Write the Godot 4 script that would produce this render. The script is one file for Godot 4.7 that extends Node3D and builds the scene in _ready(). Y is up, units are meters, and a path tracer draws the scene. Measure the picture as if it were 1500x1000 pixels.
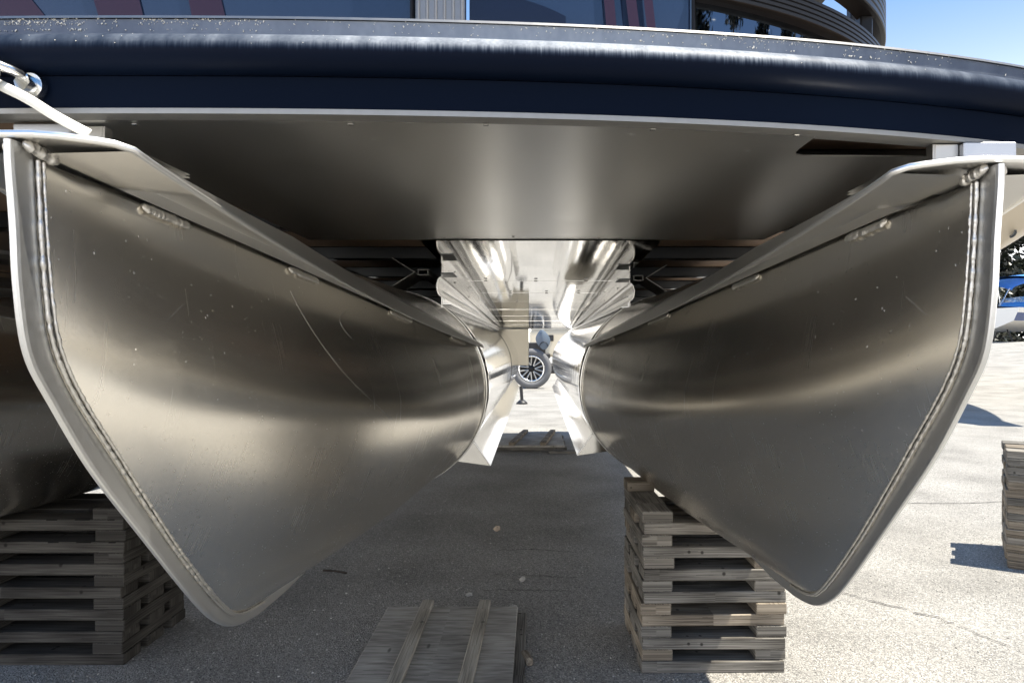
extends Node3D

const EYE := 0.881          # height of the lens above the tarmac
const R := 0.336            # radius of a pontoon
const TUBE_Y := -0.15       # height of a pontoon's axis, from the lens
const STERN := 6.9
const SMOOTH := 0
const FLAT := -1
const CREASED := -2
var rng := RandomNumberGenerator.new()
var M := {}
var taken := {}
var boxes := {}

# ---------------------------------------------------------------- helpers
func V(x: float, y: float, d: float) -> Vector3:      # metres: right of the lens, above the lens, ahead of the lens
	return Vector3(x, y + EYE, -d)

func numbered(called: String) -> String:
	if not taken.has(called):
		taken[called] = 0
		return called
	taken[called] += 1
	return "%s_%03d" % [called, taken[called]]

func begin() -> SurfaceTool:
	var st := SurfaceTool.new()
	st.begin(Mesh.PRIMITIVE_TRIANGLES)
	return st

func done(st: SurfaceTool) -> ArrayMesh:
	st.generate_normals()
	st.index()
	return st.commit()

func part(called: String, mesh: Mesh, mat: Material, parent: Node, at := Transform3D()) -> MeshInstance3D:
	var o := MeshInstance3D.new()
	o.name = called
	o.mesh = mesh
	o.material_override = mat
	for i in mesh.get_surface_count():
		o.set_surface_override_material(i, mat)
	o.material_override = null
	o.transform = at
	parent.add_child(o, true)
	return o

func thing(called: String, label: String, category: String, at := Vector3.ZERO, group := "") -> Node3D:
	var o := Node3D.new()
	o.name = numbered(called)
	add_child(o)
	o.position = at
	o.set_meta("label", label)
	o.set_meta("category", category)
	if group:
		o.set_meta("group", group)
	return o

func tag(o: Node, label: String, category: String, group := "") -> void:
	o.set_meta("label", label)
	o.set_meta("category", category)
	if group:
		o.set_meta("group", group)

func struct(called: String, mesh: Mesh, mat: Material) -> MeshInstance3D:
	var o := part(numbered(called), mesh, mat, self)
	o.set_meta("kind", "structure")
	return o

func tri(st: SurfaceTool, a: Vector3, b: Vector3, c: Vector3, ua := Vector2.ZERO, ub := Vector2.ZERO, uc := Vector2.ZERO) -> void:
	st.set_uv(ua); st.add_vertex(a)
	st.set_uv(ub); st.add_vertex(b)
	st.set_uv(uc); st.add_vertex(c)

func quad(st: SurfaceTool, a: Vector3, b: Vector3, c: Vector3, d: Vector3, ua := Vector2.ZERO, ub := Vector2.ZERO, uc := Vector2.ZERO, ud := Vector2.ZERO) -> void:
	tri(st, a, b, c, ua, ub, uc)
	tri(st, a, c, d, ua, uc, ud)

# rows of points -> a sheet; flip turns it over
func sheet(st: SurfaceTool, rows: Array, uvs: Array = [], flip := false, group := SMOOTH) -> void:
	st.set_smooth_group(group)
	for i in rows.size() - 1:
		var p: PackedVector3Array = rows[i]
		var q: PackedVector3Array = rows[i + 1]
		for j in p.size() - 1:
			var u := [Vector2(j, i), Vector2(j + 1, i), Vector2(j + 1, i + 1), Vector2(j, i + 1)]
			if uvs.size():
				u = [uvs[i][j], uvs[i][j + 1], uvs[i + 1][j + 1], uvs[i + 1][j]]
			if flip:
				quad(st, p[j], q[j], q[j + 1], p[j + 1], u[0], u[3], u[2], u[1])
			else:
				quad(st, p[j], p[j + 1], q[j + 1], q[j], u[0], u[1], u[2], u[3])

# a flat convex face, turned away from «inside»
func face(st: SurfaceTool, pts: Array, inside: Vector3, uvf: Callable) -> void:
	var n: Vector3 = (pts[1] - pts[0]).cross(pts[2] - pts[0])
	var p := pts
	if n.dot(pts[0] - inside) > 0:        # front faces run clockwise
		p = pts.duplicate()
		p.reverse()
	for i in range(1, p.size() - 1):
		tri(st, p[0], p[i], p[i + 1], uvf.call(p[0]), uvf.call(p[i]), uvf.call(p[i + 1]))

# box with chamfered edges
func cbox(st: SurfaceTool, xf: Transform3D, size: Vector3, c := 0.003, shift := Vector2.ZERO) -> void:
	st.set_smooth_group(FLAT)
	var h := size / 2
	c = minf(c, minf(h.x, minf(h.y, h.z)) * 0.6)
	var inv := xf.affine_inverse()
	var long := size.max_axis_index()
	var a1 := (long + 1) % 3
	var a2 := (long + 2) % 3
	var uvf := func(p: Vector3) -> Vector2:
		var q: Vector3 = inv * p
		return Vector2(q[long], q[a1] + q[a2] * 1.0) + shift
	var endf := func(p: Vector3) -> Vector2:
		var q: Vector3 = inv * p
		return Vector2(q[a1] * 0.25, q[a2] * 1.3) + shift
	var corner := func(s: Vector3, axis: int) -> Vector3:
		var q := Vector3(h.x - c, h.y - c, h.z - c)
		q[axis] = h[axis]
		return xf * (q * s)
	var o := xf.origin
	for axis in 3:
		var b := (axis + 1) % 3
		var d := (axis + 2) % 3
		for sg in [-1, 1]:
			var f := []
			for k in [[-1, -1], [1, -1], [1, 1], [-1, 1]]:
				var s := Vector3.ONE
				s[axis] = sg; s[b] = k[0]; s[d] = k[1]
				f.append(corner.call(s, axis))
			face(st, f, o, endf if axis == long else uvf)
		for s1 in [-1, 1]:
			for s2 in [-1, 1]:
				var s := Vector3.ONE
				s[axis] = s1; s[b] = s2
				var t := s
				s[d] = -1; t[d] = 1
				face(st, [corner.call(s, axis), corner.call(t, axis), corner.call(t, b), corner.call(s, b)], o, uvf)
	for sx in [-1, 1]:
		for sy in [-1, 1]:
			for sz in [-1, 1]:
				var s := Vector3(sx, sy, sz)
				face(st, [corner.call(s, 0), corner.call(s, 1), corner.call(s, 2)], o, uvf)

func abox(st: SurfaceTool, x0: float, x1: float, y0: float, y1: float, d0: float, d1: float, c := 0.003) -> void:
	var lo := V(minf(x0, x1), minf(y0, y1), maxf(d0, d1))
	var hi := V(maxf(x0, x1), maxf(y0, y1), minf(d0, d1))
	cbox(st, Transform3D(Basis(), (lo + hi) / 2), hi - lo, c)

func box_mesh(size: Vector3, c := 0.003, variant := 0) -> ArrayMesh:
	var key := [size.snapped(Vector3.ONE * 0.001), c, variant]
	if not boxes.has(key):
		var st := begin()
		cbox(st, Transform3D(), size, c, Vector2(variant * 0.37, variant * 0.53))
		boxes[key] = done(st)
	return boxes[key]

# a closed or open 2D outline carried along a path; right/up give the frame at each point
func sweep(st: SurfaceTool, path: PackedVector3Array, outline: Array, rights: Array, ups: Array, closed := true, group := SMOOTH, caps := true, scale_of: Variant = null) -> void:
	var rows := []
	var uvs := []
	var along := 0.0
	var n := outline.size() + (1 if closed else 0)
	for i in path.size():
		if i:
			along += path[i].distance_to(path[i - 1])
		var row := PackedVector3Array()
		var uv := []
		var around := 0.0
		for j in n:
			var o: Vector2 = outline[j % outline.size()]
			if j:
				around += o.distance_to(outline[(j - 1) % outline.size()])
			if scale_of != null:
				o = scale_of.call(i, j % outline.size(), o)
			row.append(path[i] + rights[i] * o.x + ups[i] * o.y)
			uv.append(Vector2(along, around))
		rows.append(row)
		uvs.append(uv)
	if group == CREASED:      # smooth along, sharp across
		for j in n - 1:
			var r2 := []
			var u2 := []
			for i in rows.size():
				r2.append(PackedVector3Array([rows[i][j], rows[i][j + 1]]))
				u2.append([uvs[i][j], uvs[i][j + 1]])
			sheet(st, r2, u2, false, j + 1)
	else:
		sheet(st, rows, uvs, false, group)
	if caps and closed:
		st.set_smooth_group(FLAT)
		for e in [0, path.size() - 1]:
			var mid := Vector3.ZERO
			for j in outline.size():
				mid += rows[e][j]
			mid /= outline.size()
			for j in outline.size():
				if e == 0:
					tri(st, mid, rows[e][j + 1], rows[e][j])
				else:
					tri(st, mid, rows[e][j], rows[e][j + 1])

func frames(path: PackedVector3Array, hint: Vector3) -> Array:
	var rights := []
	var ups := []
	for i in path.size():
		var t := (path[mini(i + 1, path.size() - 1)] - path[maxi(i - 1, 0)]).normalized()
		var r := t.cross(hint).normalized()
		rights.append(r)
		ups.append(r.cross(t).normalized())
	return [rights, ups]

func ring(n: int, r: float, ry := -1.0) -> Array:
	var a := []
	for i in n:
		var t := TAU * i / n
		a.append(Vector2(cos(t) * r, sin(t) * (r if ry < 0 else ry)))
	return a

func rod(st: SurfaceTool, path: PackedVector3Array, r: float, sides := 10, hint := Vector3(0.13, 0.95, 0.21)) -> void:
	var f := frames(path, hint)
	sweep(st, path, ring(sides, r), f[0], f[1])

func bar(st: SurfaceTool, a: Vector3, b: Vector3, r: float, sides := 10) -> void:
	var hint := Vector3(0.13, 0.95, 0.21) if absf((b - a).normalized().y) < 0.9 else Vector3(0.9, 0.1, 0.3)
	rod(st, PackedVector3Array([a, b]), r, sides, hint)

# a lumpy bead of weld metal along a path
func bead(st: SurfaceTool, path: PackedVector3Array, hint: Vector3, w: float, h: float, pitch: float, seed_: int, rip := 0.28, lump := 0.45) -> void:
	var noise := FastNoiseLite.new()
	noise.seed = seed_
	noise.frequency = 45.0
	var fine := dense(path, pitch / 4.0)
	var f := frames(fine, hint)
	var along := []
	var a := 0.0
	for i in fine.size():
		if i:
			a += fine[i].distance_to(fine[i - 1])
		along.append(a)
	var total := a
	var shape := func(i: int, j: int, o: Vector2) -> Vector2:
		var s: float = along[i]
		var e: float = clampf(minf(s, total - s) / (w * 0.9), 0.0, 1.0)
		var swell: float = sqrt(e) * (1.0 + lump * noise.get_noise_2d(s * 1.7, 3.0))
		var lag: float = o.x / w * pitch * 0.5
		var ripple: float = (1.08 - rip) + rip * absf(sin((s + lag * lag / pitch * 4.0) / pitch * PI))
		return Vector2(o.x * swell + w * 0.28 * noise.get_noise_2d(s * 1.2, 9.0), o.y * swell * ripple * (1.0 + 0.3 * noise.get_noise_2d(s * 3.0, j * 0.05)))
	sweep(st, fine, ring(9, w, h), f[0], f[1], true, SMOOTH, true, shape)

func dense(path: PackedVector3Array, step: float) -> PackedVector3Array:
	var out := PackedVector3Array()
	for i in path.size() - 1:
		var n := maxi(1, int(ceil(path[i].distance_to(path[i + 1]) / step)))
		for k in n:
			out.append(path[i].lerp(path[i + 1], float(k) / n))
	out.append(path[path.size() - 1])
	return out

# points of a smooth curve through 2D points, evenly spaced
func spline(pts: Array, n: int) -> PackedVector2Array:
	var raw := PackedVector2Array()
	for i in pts.size() - 1:
		var a: Vector2 = pts[maxi(i - 1, 0)]
		var b: Vector2 = pts[i]
		var c: Vector2 = pts[i + 1]
		var d: Vector2 = pts[mini(i + 2, pts.size() - 1)]
		for k in 12:
			raw.append(b.cubic_interpolate(c, a, d, k / 12.0))
	raw.append(pts[pts.size() - 1])
	for pass_ in 6:
		var s := raw.duplicate()
		for i in range(1, raw.size() - 1):
			s[i] = (raw[i - 1] + raw[i] * 2 + raw[i + 1]) / 4
		raw = s
	var len := [0.0]
	for i in range(1, raw.size()):
		len.append(len[i - 1] + raw[i].distance_to(raw[i - 1]))
	var out := PackedVector2Array()
	var k := 0
	for i in n:
		var want: float = len[len.size() - 1] * i / (n - 1)
		while k < raw.size() - 2 and len[k + 1] < want:
			k += 1
		out.append(raw[k].lerp(raw[k + 1], clampf((want - len[k]) / maxf(len[k + 1] - len[k], 1e-6), 0, 1)))
	return out

# ---------------------------------------------------------------- materials
func lin(r: float, g: float, b: float) -> Color:
	return Color(r, g, b).linear_to_srgb()

func noise_tex(size: int, freq: float, kind := FastNoiseLite.TYPE_SIMPLEX_SMOOTH, ramp: Gradient = null, normal := 0.0, octaves := 4, seed_ := 1) -> NoiseTexture2D:
	var f := FastNoiseLite.new()
	f.noise_type = kind
	f.frequency = freq
	f.fractal_octaves = octaves
	f.seed = seed_
	if kind == FastNoiseLite.TYPE_CELLULAR:
		f.cellular_return_type = FastNoiseLite.RETURN_CELL_VALUE
		f.fractal_type = FastNoiseLite.FRACTAL_NONE
		f.cellular_jitter = 1.0
	var t := NoiseTexture2D.new()
	t.width = size
	t.height = size
	t.seamless = true
	t.noise = f
	if ramp:
		t.color_ramp = ramp
	if normal > 0:
		t.as_normal_map = true
		t.bump_strength = normal
	return t

func ramp(stops: Array) -> Gradient:
	var g := Gradient.new()
	var offs := PackedFloat32Array()
	var cols := PackedColorArray()
	for s in stops:
		offs.append(s[0])
		cols.append(s[1])
	g.offsets = offs
	g.colors = cols
	return g

func grey(v: float) -> Color:
	return Color(v, v, v)

func plain(r: float, g: float, b: float, rough: float, metal := 0.0) -> StandardMaterial3D:
	var m := StandardMaterial3D.new()
	m.albedo_color = lin(r, g, b)
	m.roughness = rough
	m.metallic = metal
	return m

func metal(r: float, g: float, b: float, rough: float, aniso: float, rough_tex: Texture2D, uv: Vector3, normal: Texture2D = null, depth := 0.3) -> StandardMaterial3D:
	var m := plain(r, g, b, rough, 1.0)
	m.roughness_texture = rough_tex
	m.roughness_texture_channel = BaseMaterial3D.TEXTURE_CHANNEL_RED
	m.uv1_scale = uv
	if aniso != 0:
		m.anisotropy_enabled = true
		m.anisotropy = aniso
	if normal:
		m.normal_enabled = true
		m.normal_texture = normal
		m.normal_scale = depth
	return m

# pale sheen painted into the colour, with dusty rain runs: u along the deck's edge, v round the rail; runs hang from «from» down to «to»
func dusty_sheen_image(w: int, h: int, base: Color, dusty_sheen: Color, from: float, to: float, heart: float, spread: float, seed_: int) -> Image:
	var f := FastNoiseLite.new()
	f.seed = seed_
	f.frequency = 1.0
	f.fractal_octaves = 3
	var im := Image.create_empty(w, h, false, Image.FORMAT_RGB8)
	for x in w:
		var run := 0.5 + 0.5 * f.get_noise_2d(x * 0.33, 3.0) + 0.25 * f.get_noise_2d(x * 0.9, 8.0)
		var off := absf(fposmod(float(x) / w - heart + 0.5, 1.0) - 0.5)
		var broad := clampf(0.16 + 0.84 * exp(-off * off / (2 * spread * spread)) + 0.25 * f.get_noise_2d(x * 0.03, 21.0), 0.05, 1.0)  # gathers the painted sheen round the middle of the bow
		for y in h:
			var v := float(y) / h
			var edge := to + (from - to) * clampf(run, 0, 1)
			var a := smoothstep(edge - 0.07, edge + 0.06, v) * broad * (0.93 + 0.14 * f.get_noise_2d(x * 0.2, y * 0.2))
			im.set_pixel(x, y, base.lerp(dusty_sheen, clampf(a, 0, 1)))
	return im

# weathered board: grain lines along u, knots, splits
func wood_image(w: int, h: int, along: float, across: float, seed_: int, dark: Color, mid: Color, pale: Color) -> Image:
	var f := FastNoiseLite.new()
	f.seed = seed_
	f.frequency = 1.0
	f.fractal_octaves = 3
	var g := FastNoiseLite.new()
	g.seed = seed_ + 7
	g.frequency = 1.0
	g.fractal_octaves = 1
	var im := Image.create_empty(w, h, false, Image.FORMAT_RGB8)
	for y in h:
		for x in w:
			var u := float(x) / w
			var v := float(y) / h
			var bend := 0.012 * g.get_noise_2d(u * along * 0.5, v * 1.3)
			var n := f.get_noise_2d(u * along, (v + bend) * across)
			var fine := g.get_noise_2d(u * along * 3.0, v * across * 4.0)
			var blot := g.get_noise_2d(u * 3.0 + 40.0, v * 2.0 + 9.0)
			var t := clampf(0.5 + n * 0.42 + fine * 0.20 + blot * 0.30, 0, 1)
			var c := dark.lerp(mid, t * 2) if t < 0.5 else mid.lerp(pale, t * 2 - 1)
			if g.get_noise_2d(u * along * 0.35 + 90.0, (v + bend) * across * 1.6) > 0.62:
				c = c.lerp(dark, 0.75)
			im.set_pixel(x, y, c)
	var r := RandomNumberGenerator.new()
	r.seed = seed_
	for i in 5:            # knots
		var c := Vector2(r.randf() * w, r.randf() * h)
		var size := r.randf_range(3.0, 7.0)
		for y in range(int(c.y - size * 2.4), int(c.y + size * 2.4)):
			for x in range(int(c.x - size), int(c.x + size)):
				var q := Vector2((x - c.x) / size, (y - c.y) / size / 2.3).length()
				if q < 1.0:
					var old := im.get_pixel(posmod(x, w), posmod(y, h))
					im.set_pixel(posmod(x, w), posmod(y, h), old.lerp(dark * 0.7, (1.0 - q * q) * 0.85))
	for i in 14:           # splits
		var y0 := r.randi() % h
		var x0 := r.randi() % w
		for k in r.randi_range(30, 170):
			im.set_pixel((x0 + k) % w, (y0 + int(1.5 * sin(k * 0.04 + i))) % h, dark * 0.45)
	return im

# a smooth sheet with dried drops and scuffs: where it is duller
func fleck_image(n: int, count: int, w: int, h: int, seed_: int, low := 0.84) -> ImageTexture:
	var r := RandomNumberGenerator.new()
	r.seed = seed_
	var soft := FastNoiseLite.new()
	soft.seed = seed_
	soft.frequency = 0.004
	var im := Image.create_empty(n, n, false, Image.FORMAT_RGB8)
	for x in n:            # rolled grain across the sheet
		for k in 32:
			var v := low + 0.06 * soft.get_noise_2d(absf(x - n / 2.0), absf(k * n / 32.0 - n / 2.0)) + 0.05 * soft.get_noise_2d(x * 60.0, absf(k - 16) * 9.0)
			im.fill_rect(Rect2i(x, k * n / 32, 1, n / 32), Color(v, v, v))
	for i in 60:          # smudges and runs
		var x0 := r.randi() % n
		var y0 := r.randi() % n
		var v := r.randf_range(0.80, 0.92)
		var len := int(n * r.randf_range(0.02, 0.12))
		for k in len:
			im.set_pixel((x0 + int(2.0 * sin(k * 0.05 + i))) % n, (y0 + k) % n, Color(v, v, v))
			if i % 3 == 0:
				im.set_pixel((x0 + 1 + int(2.0 * sin(k * 0.05 + i))) % n, (y0 + k) % n, Color(v, v, v))
	for i in 26:
		var c := Vector2(r.randf(), r.randf()) * n
		var rr := n * r.randf_range(0.015, 0.06)
		var add := r.randf_range(-0.03, 0.035)
		for y in range(int(c.y - rr), int(c.y + rr)):
			for x in range(int(c.x - rr), int(c.x + rr)):
				var dd := Vector2(x, y).distance_to(c) / rr * (1.0 + 0.5 * soft.get_noise_2d(x * 6.0, y * 6.0))
				if dd < 1.0:
					var o := im.get_pixel(posmod(x, n), posmod(y, n)).r + add * (1.0 - dd * dd)
					im.set_pixel(posmod(x, n), posmod(y, n), Color(o, o, o))
	for i in count:
		var v := r.randf_range(0.9, 1.0)
		var bw := 1 + int(w * r.randf())
		var bh := 1 + int(h * r.randf())
		var x := r.randi() % n
		var y := r.randi() % n
		if r.randf() < 0.5:
			y = int(n * 0.5 + r.randfn(0, n * 0.12))
		im.fill_rect(Rect2i(x, y, bw, bh), Color(v, v, v))
	return ImageTexture.create_from_image(im)

# chalky dried drops and scuffs on bare metal: there the sheet is dull mineral, not metal
func chalk_image(n: int, count: int, w: int, h: int, scuffs: int, seed_: int) -> ImageTexture:
	var r := RandomNumberGenerator.new()
	r.seed = seed_
	var im := Image.create_empty(n, n, false, Image.FORMAT_RGB8)
	im.fill(Color.WHITE)
	for i in count:
		var v := r.randf_range(0.45, 0.9)
		im.fill_rect(Rect2i(r.randi() % n, r.randi() % n, 1 + r.randi() % w, 1 + r.randi() % h), Color(v, v, v))
	for i in scuffs:
		var p := Vector2(r.randf() * n, r.randf() * n)
		var a := r.randf() * TAU
		var v := r.randf_range(0.8, 0.95)
		for k in r.randi_range(12, 90):
			p += Vector2(cos(a), sin(a)) * 0.9
			a += r.randf_range(-0.012, 0.012)
			im.set_pixel(posmod(int(p.x), n), posmod(int(p.y), n), Color(v, v, v))
	return ImageTexture.create_from_image(im)

func materials() -> void:
	var rough_fine := noise_tex(512, 0.02, FastNoiseLite.TYPE_SIMPLEX_SMOOTH, ramp([[0.0, grey(0.88)], [0.5, grey(0.95)], [1.0, grey(1.0)]]), 0.0, 3, 3)
	var brush := noise_tex(512, 0.05, FastNoiseLite.TYPE_SIMPLEX_SMOOTH, null, 2.0, 4, 8)
	var wave := noise_tex(512, 0.012, FastNoiseLite.TYPE_SIMPLEX_SMOOTH, null, 5.0, 2, 11)
	var flecks := fleck_image(1024, 800, 2, 6, 3, 0.68)
	var dots := fleck_image(1024, 900, 3, 2, 4)
	M.nose = metal(0.90, 0.86, 0.785, 0.31, 0.0, dots, Vector3(1.4, 1.0, 1))
	M.nose.metallic_texture = chalk_image(1024, 900, 2, 3, 9, 12)
	M.nose.heightmap_enabled = true
	M.nose.heightmap_texture = dots
	M.nose.heightmap_scale = 0.02
	M.skin = metal(0.91, 0.892, 0.85, 0.46, 0.0, flecks, Vector3(0.9, 0.9, 1))
	M.skin.metallic_texture = chalk_image(1024, 520, 4, 9, 10, 13)
	M.polished = metal(0.76, 0.745, 0.71, 0.085, 0.0, dots, Vector3(0.9, 0.9, 1), wave, 0.03)
	M.mirror = metal(0.60, 0.585, 0.55, 0.10, 0.0, dots, Vector3(0.6, 2.0, 1))
	M.polished_flat = metal(0.74, 0.725, 0.69, 0.085, 0.0, flecks, Vector3(1.0, 0.5, 1), wave, 0.012)
	M.stem = metal(0.70, 0.70, 0.69, 0.42, 0.0, rough_fine, Vector3(6, 6, 1), brush, 0.10)
	M.cap = metal(0.80, 0.785, 0.75, 0.38, 0.0, dots, Vector3(1, 1, 1))
	M.cap.metallic_texture = M.nose.metallic_texture
	M.weld = metal(0.66, 0.64, 0.60, 0.45, 0.0, rough_fine, Vector3(20, 20, 1))
	M.dark_weld = metal(0.20, 0.195, 0.185, 0.55, 0.0, rough_fine, Vector3(9, 9, 1))
	M.bright = metal(0.82, 0.82, 0.81, 0.22, 0.0, rough_fine, Vector3(5, 5, 1))
	M.dull = metal(0.42, 0.41, 0.39, 0.42, 0.0, rough_fine, Vector3(5, 5, 1))
	M.silver = metal(0.34, 0.33, 0.31, 0.6, 0.0, rough_fine, Vector3(5, 5, 1))
	M.edge = metal(0.88, 0.87, 0.84, 0.42, 0.0, rough_fine, Vector3(5, 5, 1))
	M.pod = metal(0.64, 0.60, 0.51, 0.4, 0.0, rough_fine, Vector3(5, 5, 1))
	M.riser_sheet = metal(0.66, 0.645, 0.61, 0.27, 0.0, rough_fine, Vector3(2, 2, 1))
	M.riser = metal(0.42, 0.43, 0.45, 0.36, 0.0, rough_fine, Vector3(5, 5, 1))
	M.post = metal(0.26, 0.255, 0.25, 0.5, 0.0, rough_fine, Vector3(5, 5, 1))
	M.dark_bar = metal(0.10, 0.105, 0.11, 0.34, 0.0, rough_fine, Vector3(5, 5, 1))
	# painted navy rails, a pale sun sheen put into their colour, with dusty runs
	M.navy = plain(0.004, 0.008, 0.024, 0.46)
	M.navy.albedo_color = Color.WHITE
	M.navy.albedo_texture = ImageTexture.create_from_image(dusty_sheen_image(2048, 96, lin(0.003, 0.006, 0.015), lin(0.30, 0.32, 0.345), 0.555, 0.495, 0.24, 0.15, 61))
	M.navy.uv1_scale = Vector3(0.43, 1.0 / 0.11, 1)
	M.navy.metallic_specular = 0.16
	M.navy_flat = plain(0.003, 0.006, 0.0145, 0.5)
	M.navy_flat.metallic_specular = 0.12
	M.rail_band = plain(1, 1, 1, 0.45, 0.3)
	M.rail_band.albedo_texture = ImageTexture.create_from_image(dusty_sheen_image(2048, 32, lin(0.05, 0.065, 0.10), lin(0.24, 0.265, 0.30), 0.1, -0.9, 0.88, 0.09, 64))
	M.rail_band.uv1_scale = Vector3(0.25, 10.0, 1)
	M.panel = plain(0.012, 0.022, 0.050, 0.14)
	M.panel.clearcoat_enabled = true
	M.panel.clearcoat = 1.0
	M.panel.clearcoat_roughness = 0.03
	M.stripe = plain(0.028, 0.010, 0.022, 0.22)
	M.painted_shadow = plain(0.004, 0.007, 0.022, 0.2)  # colour of the shadow painted on the fence panel
	M.black_glass = plain(0.15, 0.17, 0.20, 0.02, 1.0)
	M.rail_dark = plain(0.016, 0.016, 0.017, 0.30)
	M.rail_dark.metallic_specular = 0.28
	M.rubber = plain(0.02, 0.02, 0.021, 0.75)
	M.plywood_under = plain(0.17, 0.11, 0.07, 0.8)
	M.strap = plain(0.72, 0.71, 0.66, 0.5)
	M.strap.backlight_enabled = true
	M.strap.backlight = lin(0.3, 0.3, 0.28)
	M.salt = plain(0.68, 0.65, 0.58, 0.9)
	# tarmac full of pale aggregate
	var stones := noise_tex(1024, 0.115, FastNoiseLite.TYPE_CELLULAR, ramp([[0.0, lin(0.20, 0.195, 0.182)], [0.25, lin(0.29, 0.281, 0.259)], [0.5, lin(0.355, 0.344, 0.316)], [0.78, lin(0.42, 0.405, 0.37)], [0.93, lin(0.52, 0.50, 0.46)], [1.0, lin(0.62, 0.60, 0.55)]]), 0.0, 1, 21)
	var patches := noise_tex(512, 0.011, FastNoiseLite.TYPE_SIMPLEX_SMOOTH, ramp([[0.0, grey(0.80)], [0.45, grey(0.90)], [1.0, grey(0.98)]]), 0.0, 6, 31)
	var lumps := noise_tex(1024, 0.07, FastNoiseLite.TYPE_SIMPLEX_SMOOTH, null, 0.0, 3, 41)
	M.tarmac = plain(1, 1, 1, 0.92)
	M.tarmac.albedo_texture = stones
	M.tarmac.uv1_scale = Vector3(2.1, 2.1, 1)
	M.tarmac.albedo_color = Color(0.97, 0.97, 0.975)
	M.tarmac.detail_enabled = true
	M.tarmac.detail_albedo = patches
	M.tarmac.detail_blend_mode = BaseMaterial3D.BLEND_MODE_MUL
	M.tarmac.detail_uv_layer = BaseMaterial3D.DETAIL_UV_2
	M.tarmac.heightmap_enabled = true
	M.tarmac.heightmap_texture = lumps
	M.tarmac.heightmap_scale = 0.45
	M.tarmac.metallic_specular = 0.3
	M.stone = plain(0.42, 0.40, 0.36, 0.9)
	M.stone_warm = plain(0.46, 0.37, 0.28, 0.9)
	M.twig = plain(0.045, 0.035, 0.028, 0.9)
	M.crack = plain(0.035, 0.034, 0.032, 0.95)
	# timbers; the fourth tones are darkened to stand for shade on the left crib
	M.timber = []
	for k in 5:
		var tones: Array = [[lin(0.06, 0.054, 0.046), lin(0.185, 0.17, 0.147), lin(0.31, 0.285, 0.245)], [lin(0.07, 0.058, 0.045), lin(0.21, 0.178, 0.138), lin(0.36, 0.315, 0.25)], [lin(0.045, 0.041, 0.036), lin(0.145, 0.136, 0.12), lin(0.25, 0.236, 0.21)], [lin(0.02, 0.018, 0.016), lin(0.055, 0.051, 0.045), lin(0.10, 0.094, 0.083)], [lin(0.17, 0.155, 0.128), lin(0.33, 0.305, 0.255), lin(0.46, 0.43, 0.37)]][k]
		var im := wood_image(512, 256, 2.2, 26.0, 50 + k, tones[0], tones[1], tones[2])
		var t := ImageTexture.create_from_image(im)
		var m := plain(1, 1, 1, 0.9)
		m.albedo_texture = t
		m.uv1_scale = Vector3(1.7, 7.5, 1)
		m.heightmap_enabled = true
		m.heightmap_texture = t
		m.heightmap_scale = 0.05
		m.metallic_specular = 0.25
		M.timber.append(m)
	var ply_im := wood_image(512, 512, 2.6, 24.0, 91, lin(0.18, 0.168, 0.148), lin(0.33, 0.313, 0.28), lin(0.45, 0.426, 0.385))
	ply_im.rotate_90(CLOCKWISE)
	var ply := ImageTexture.create_from_image(ply_im)
	M.plywood = plain(1, 1, 1, 0.88)
	M.plywood.albedo_texture = ply
	M.plywood.uv1_scale = Vector3(1.6, 2.2, 1)
	M.plywood.heightmap_enabled = true
	M.plywood.heightmap_texture = ply
	M.plywood.heightmap_scale = 0.04
	# things far off
	M.gelcoat = plain(0.72, 0.70, 0.65, 0.25)
	M.beige = plain(0.60, 0.52, 0.40, 0.35)
	M.cream = plain(0.62, 0.55, 0.42, 0.45)
	M.white = plain(0.8, 0.8, 0.78, 0.4)
	M.canvas = plain(0.03, 0.18, 0.52, 0.85)
	M.hull_blue = plain(0.02, 0.05, 0.16, 0.25)
	M.pane = plain(0.75, 0.85, 0.88, 0.05)
	M.pane.albedo_color.a = 0.25
	M.pane.transparency = BaseMaterial3D.TRANSPARENCY_ALPHA
	M.black = plain(0.012, 0.012, 0.013, 0.5)
	M.fender = plain(0.10, 0.13, 0.17, 0.35)
	M.tyre = plain(0.11, 0.112, 0.118, 0.75)
	M.bark = plain(0.06, 0.05, 0.04, 0.95)
	M.leaf = []
	for c in [[0.016, 0.020, 0.013], [0.022, 0.027, 0.016], [0.012, 0.015, 0.011]]:
		var m := plain(c[0], c[1], c[2], 0.4)
		M.leaf.append(m)

# ---------------------------------------------------------------- the boat's pontoons
const STEM_OUT := [Vector2(0.649, 0.197), Vector2(0.650, 0.173), Vector2(0.656, 0.115), Vector2(0.660, 0.057), Vector2(0.673, -0.009), Vector2(0.706, -0.059), Vector2(0.771, -0.142), Vector2(0.863, -0.2365), Vector2(1.0, -0.374), Vector2(1.0745, -0.436), Vector2(1.148, -0.4717), Vector2(1.24, -0.488)]
const STEM_IN := [Vector2(0.694, 0.188), Vector2(0.698, 0.123), Vector2(0.705, 0.0537), Vector2(0.716, 0.003), Vector2(0.748, -0.048), Vector2(0.808, -0.116), Vector2(0.886, -0.203), Vector2(0.9806, -0.303), Vector2(1.086, -0.401), Vector2(1.148, -0.438), Vector2(1.25, -0.456)]
const BULGE := 0.062
const FIRST := 65.0        # where the side sheet begins on the round section, degrees from the top

func stem_in(t: float, stem: PackedVector2Array) -> Vector2:
	var k := t * (stem.size() - 1)
	var i := mini(int(k), stem.size() - 2)
	return stem[i].lerp(stem[i + 1], k - i)

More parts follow.
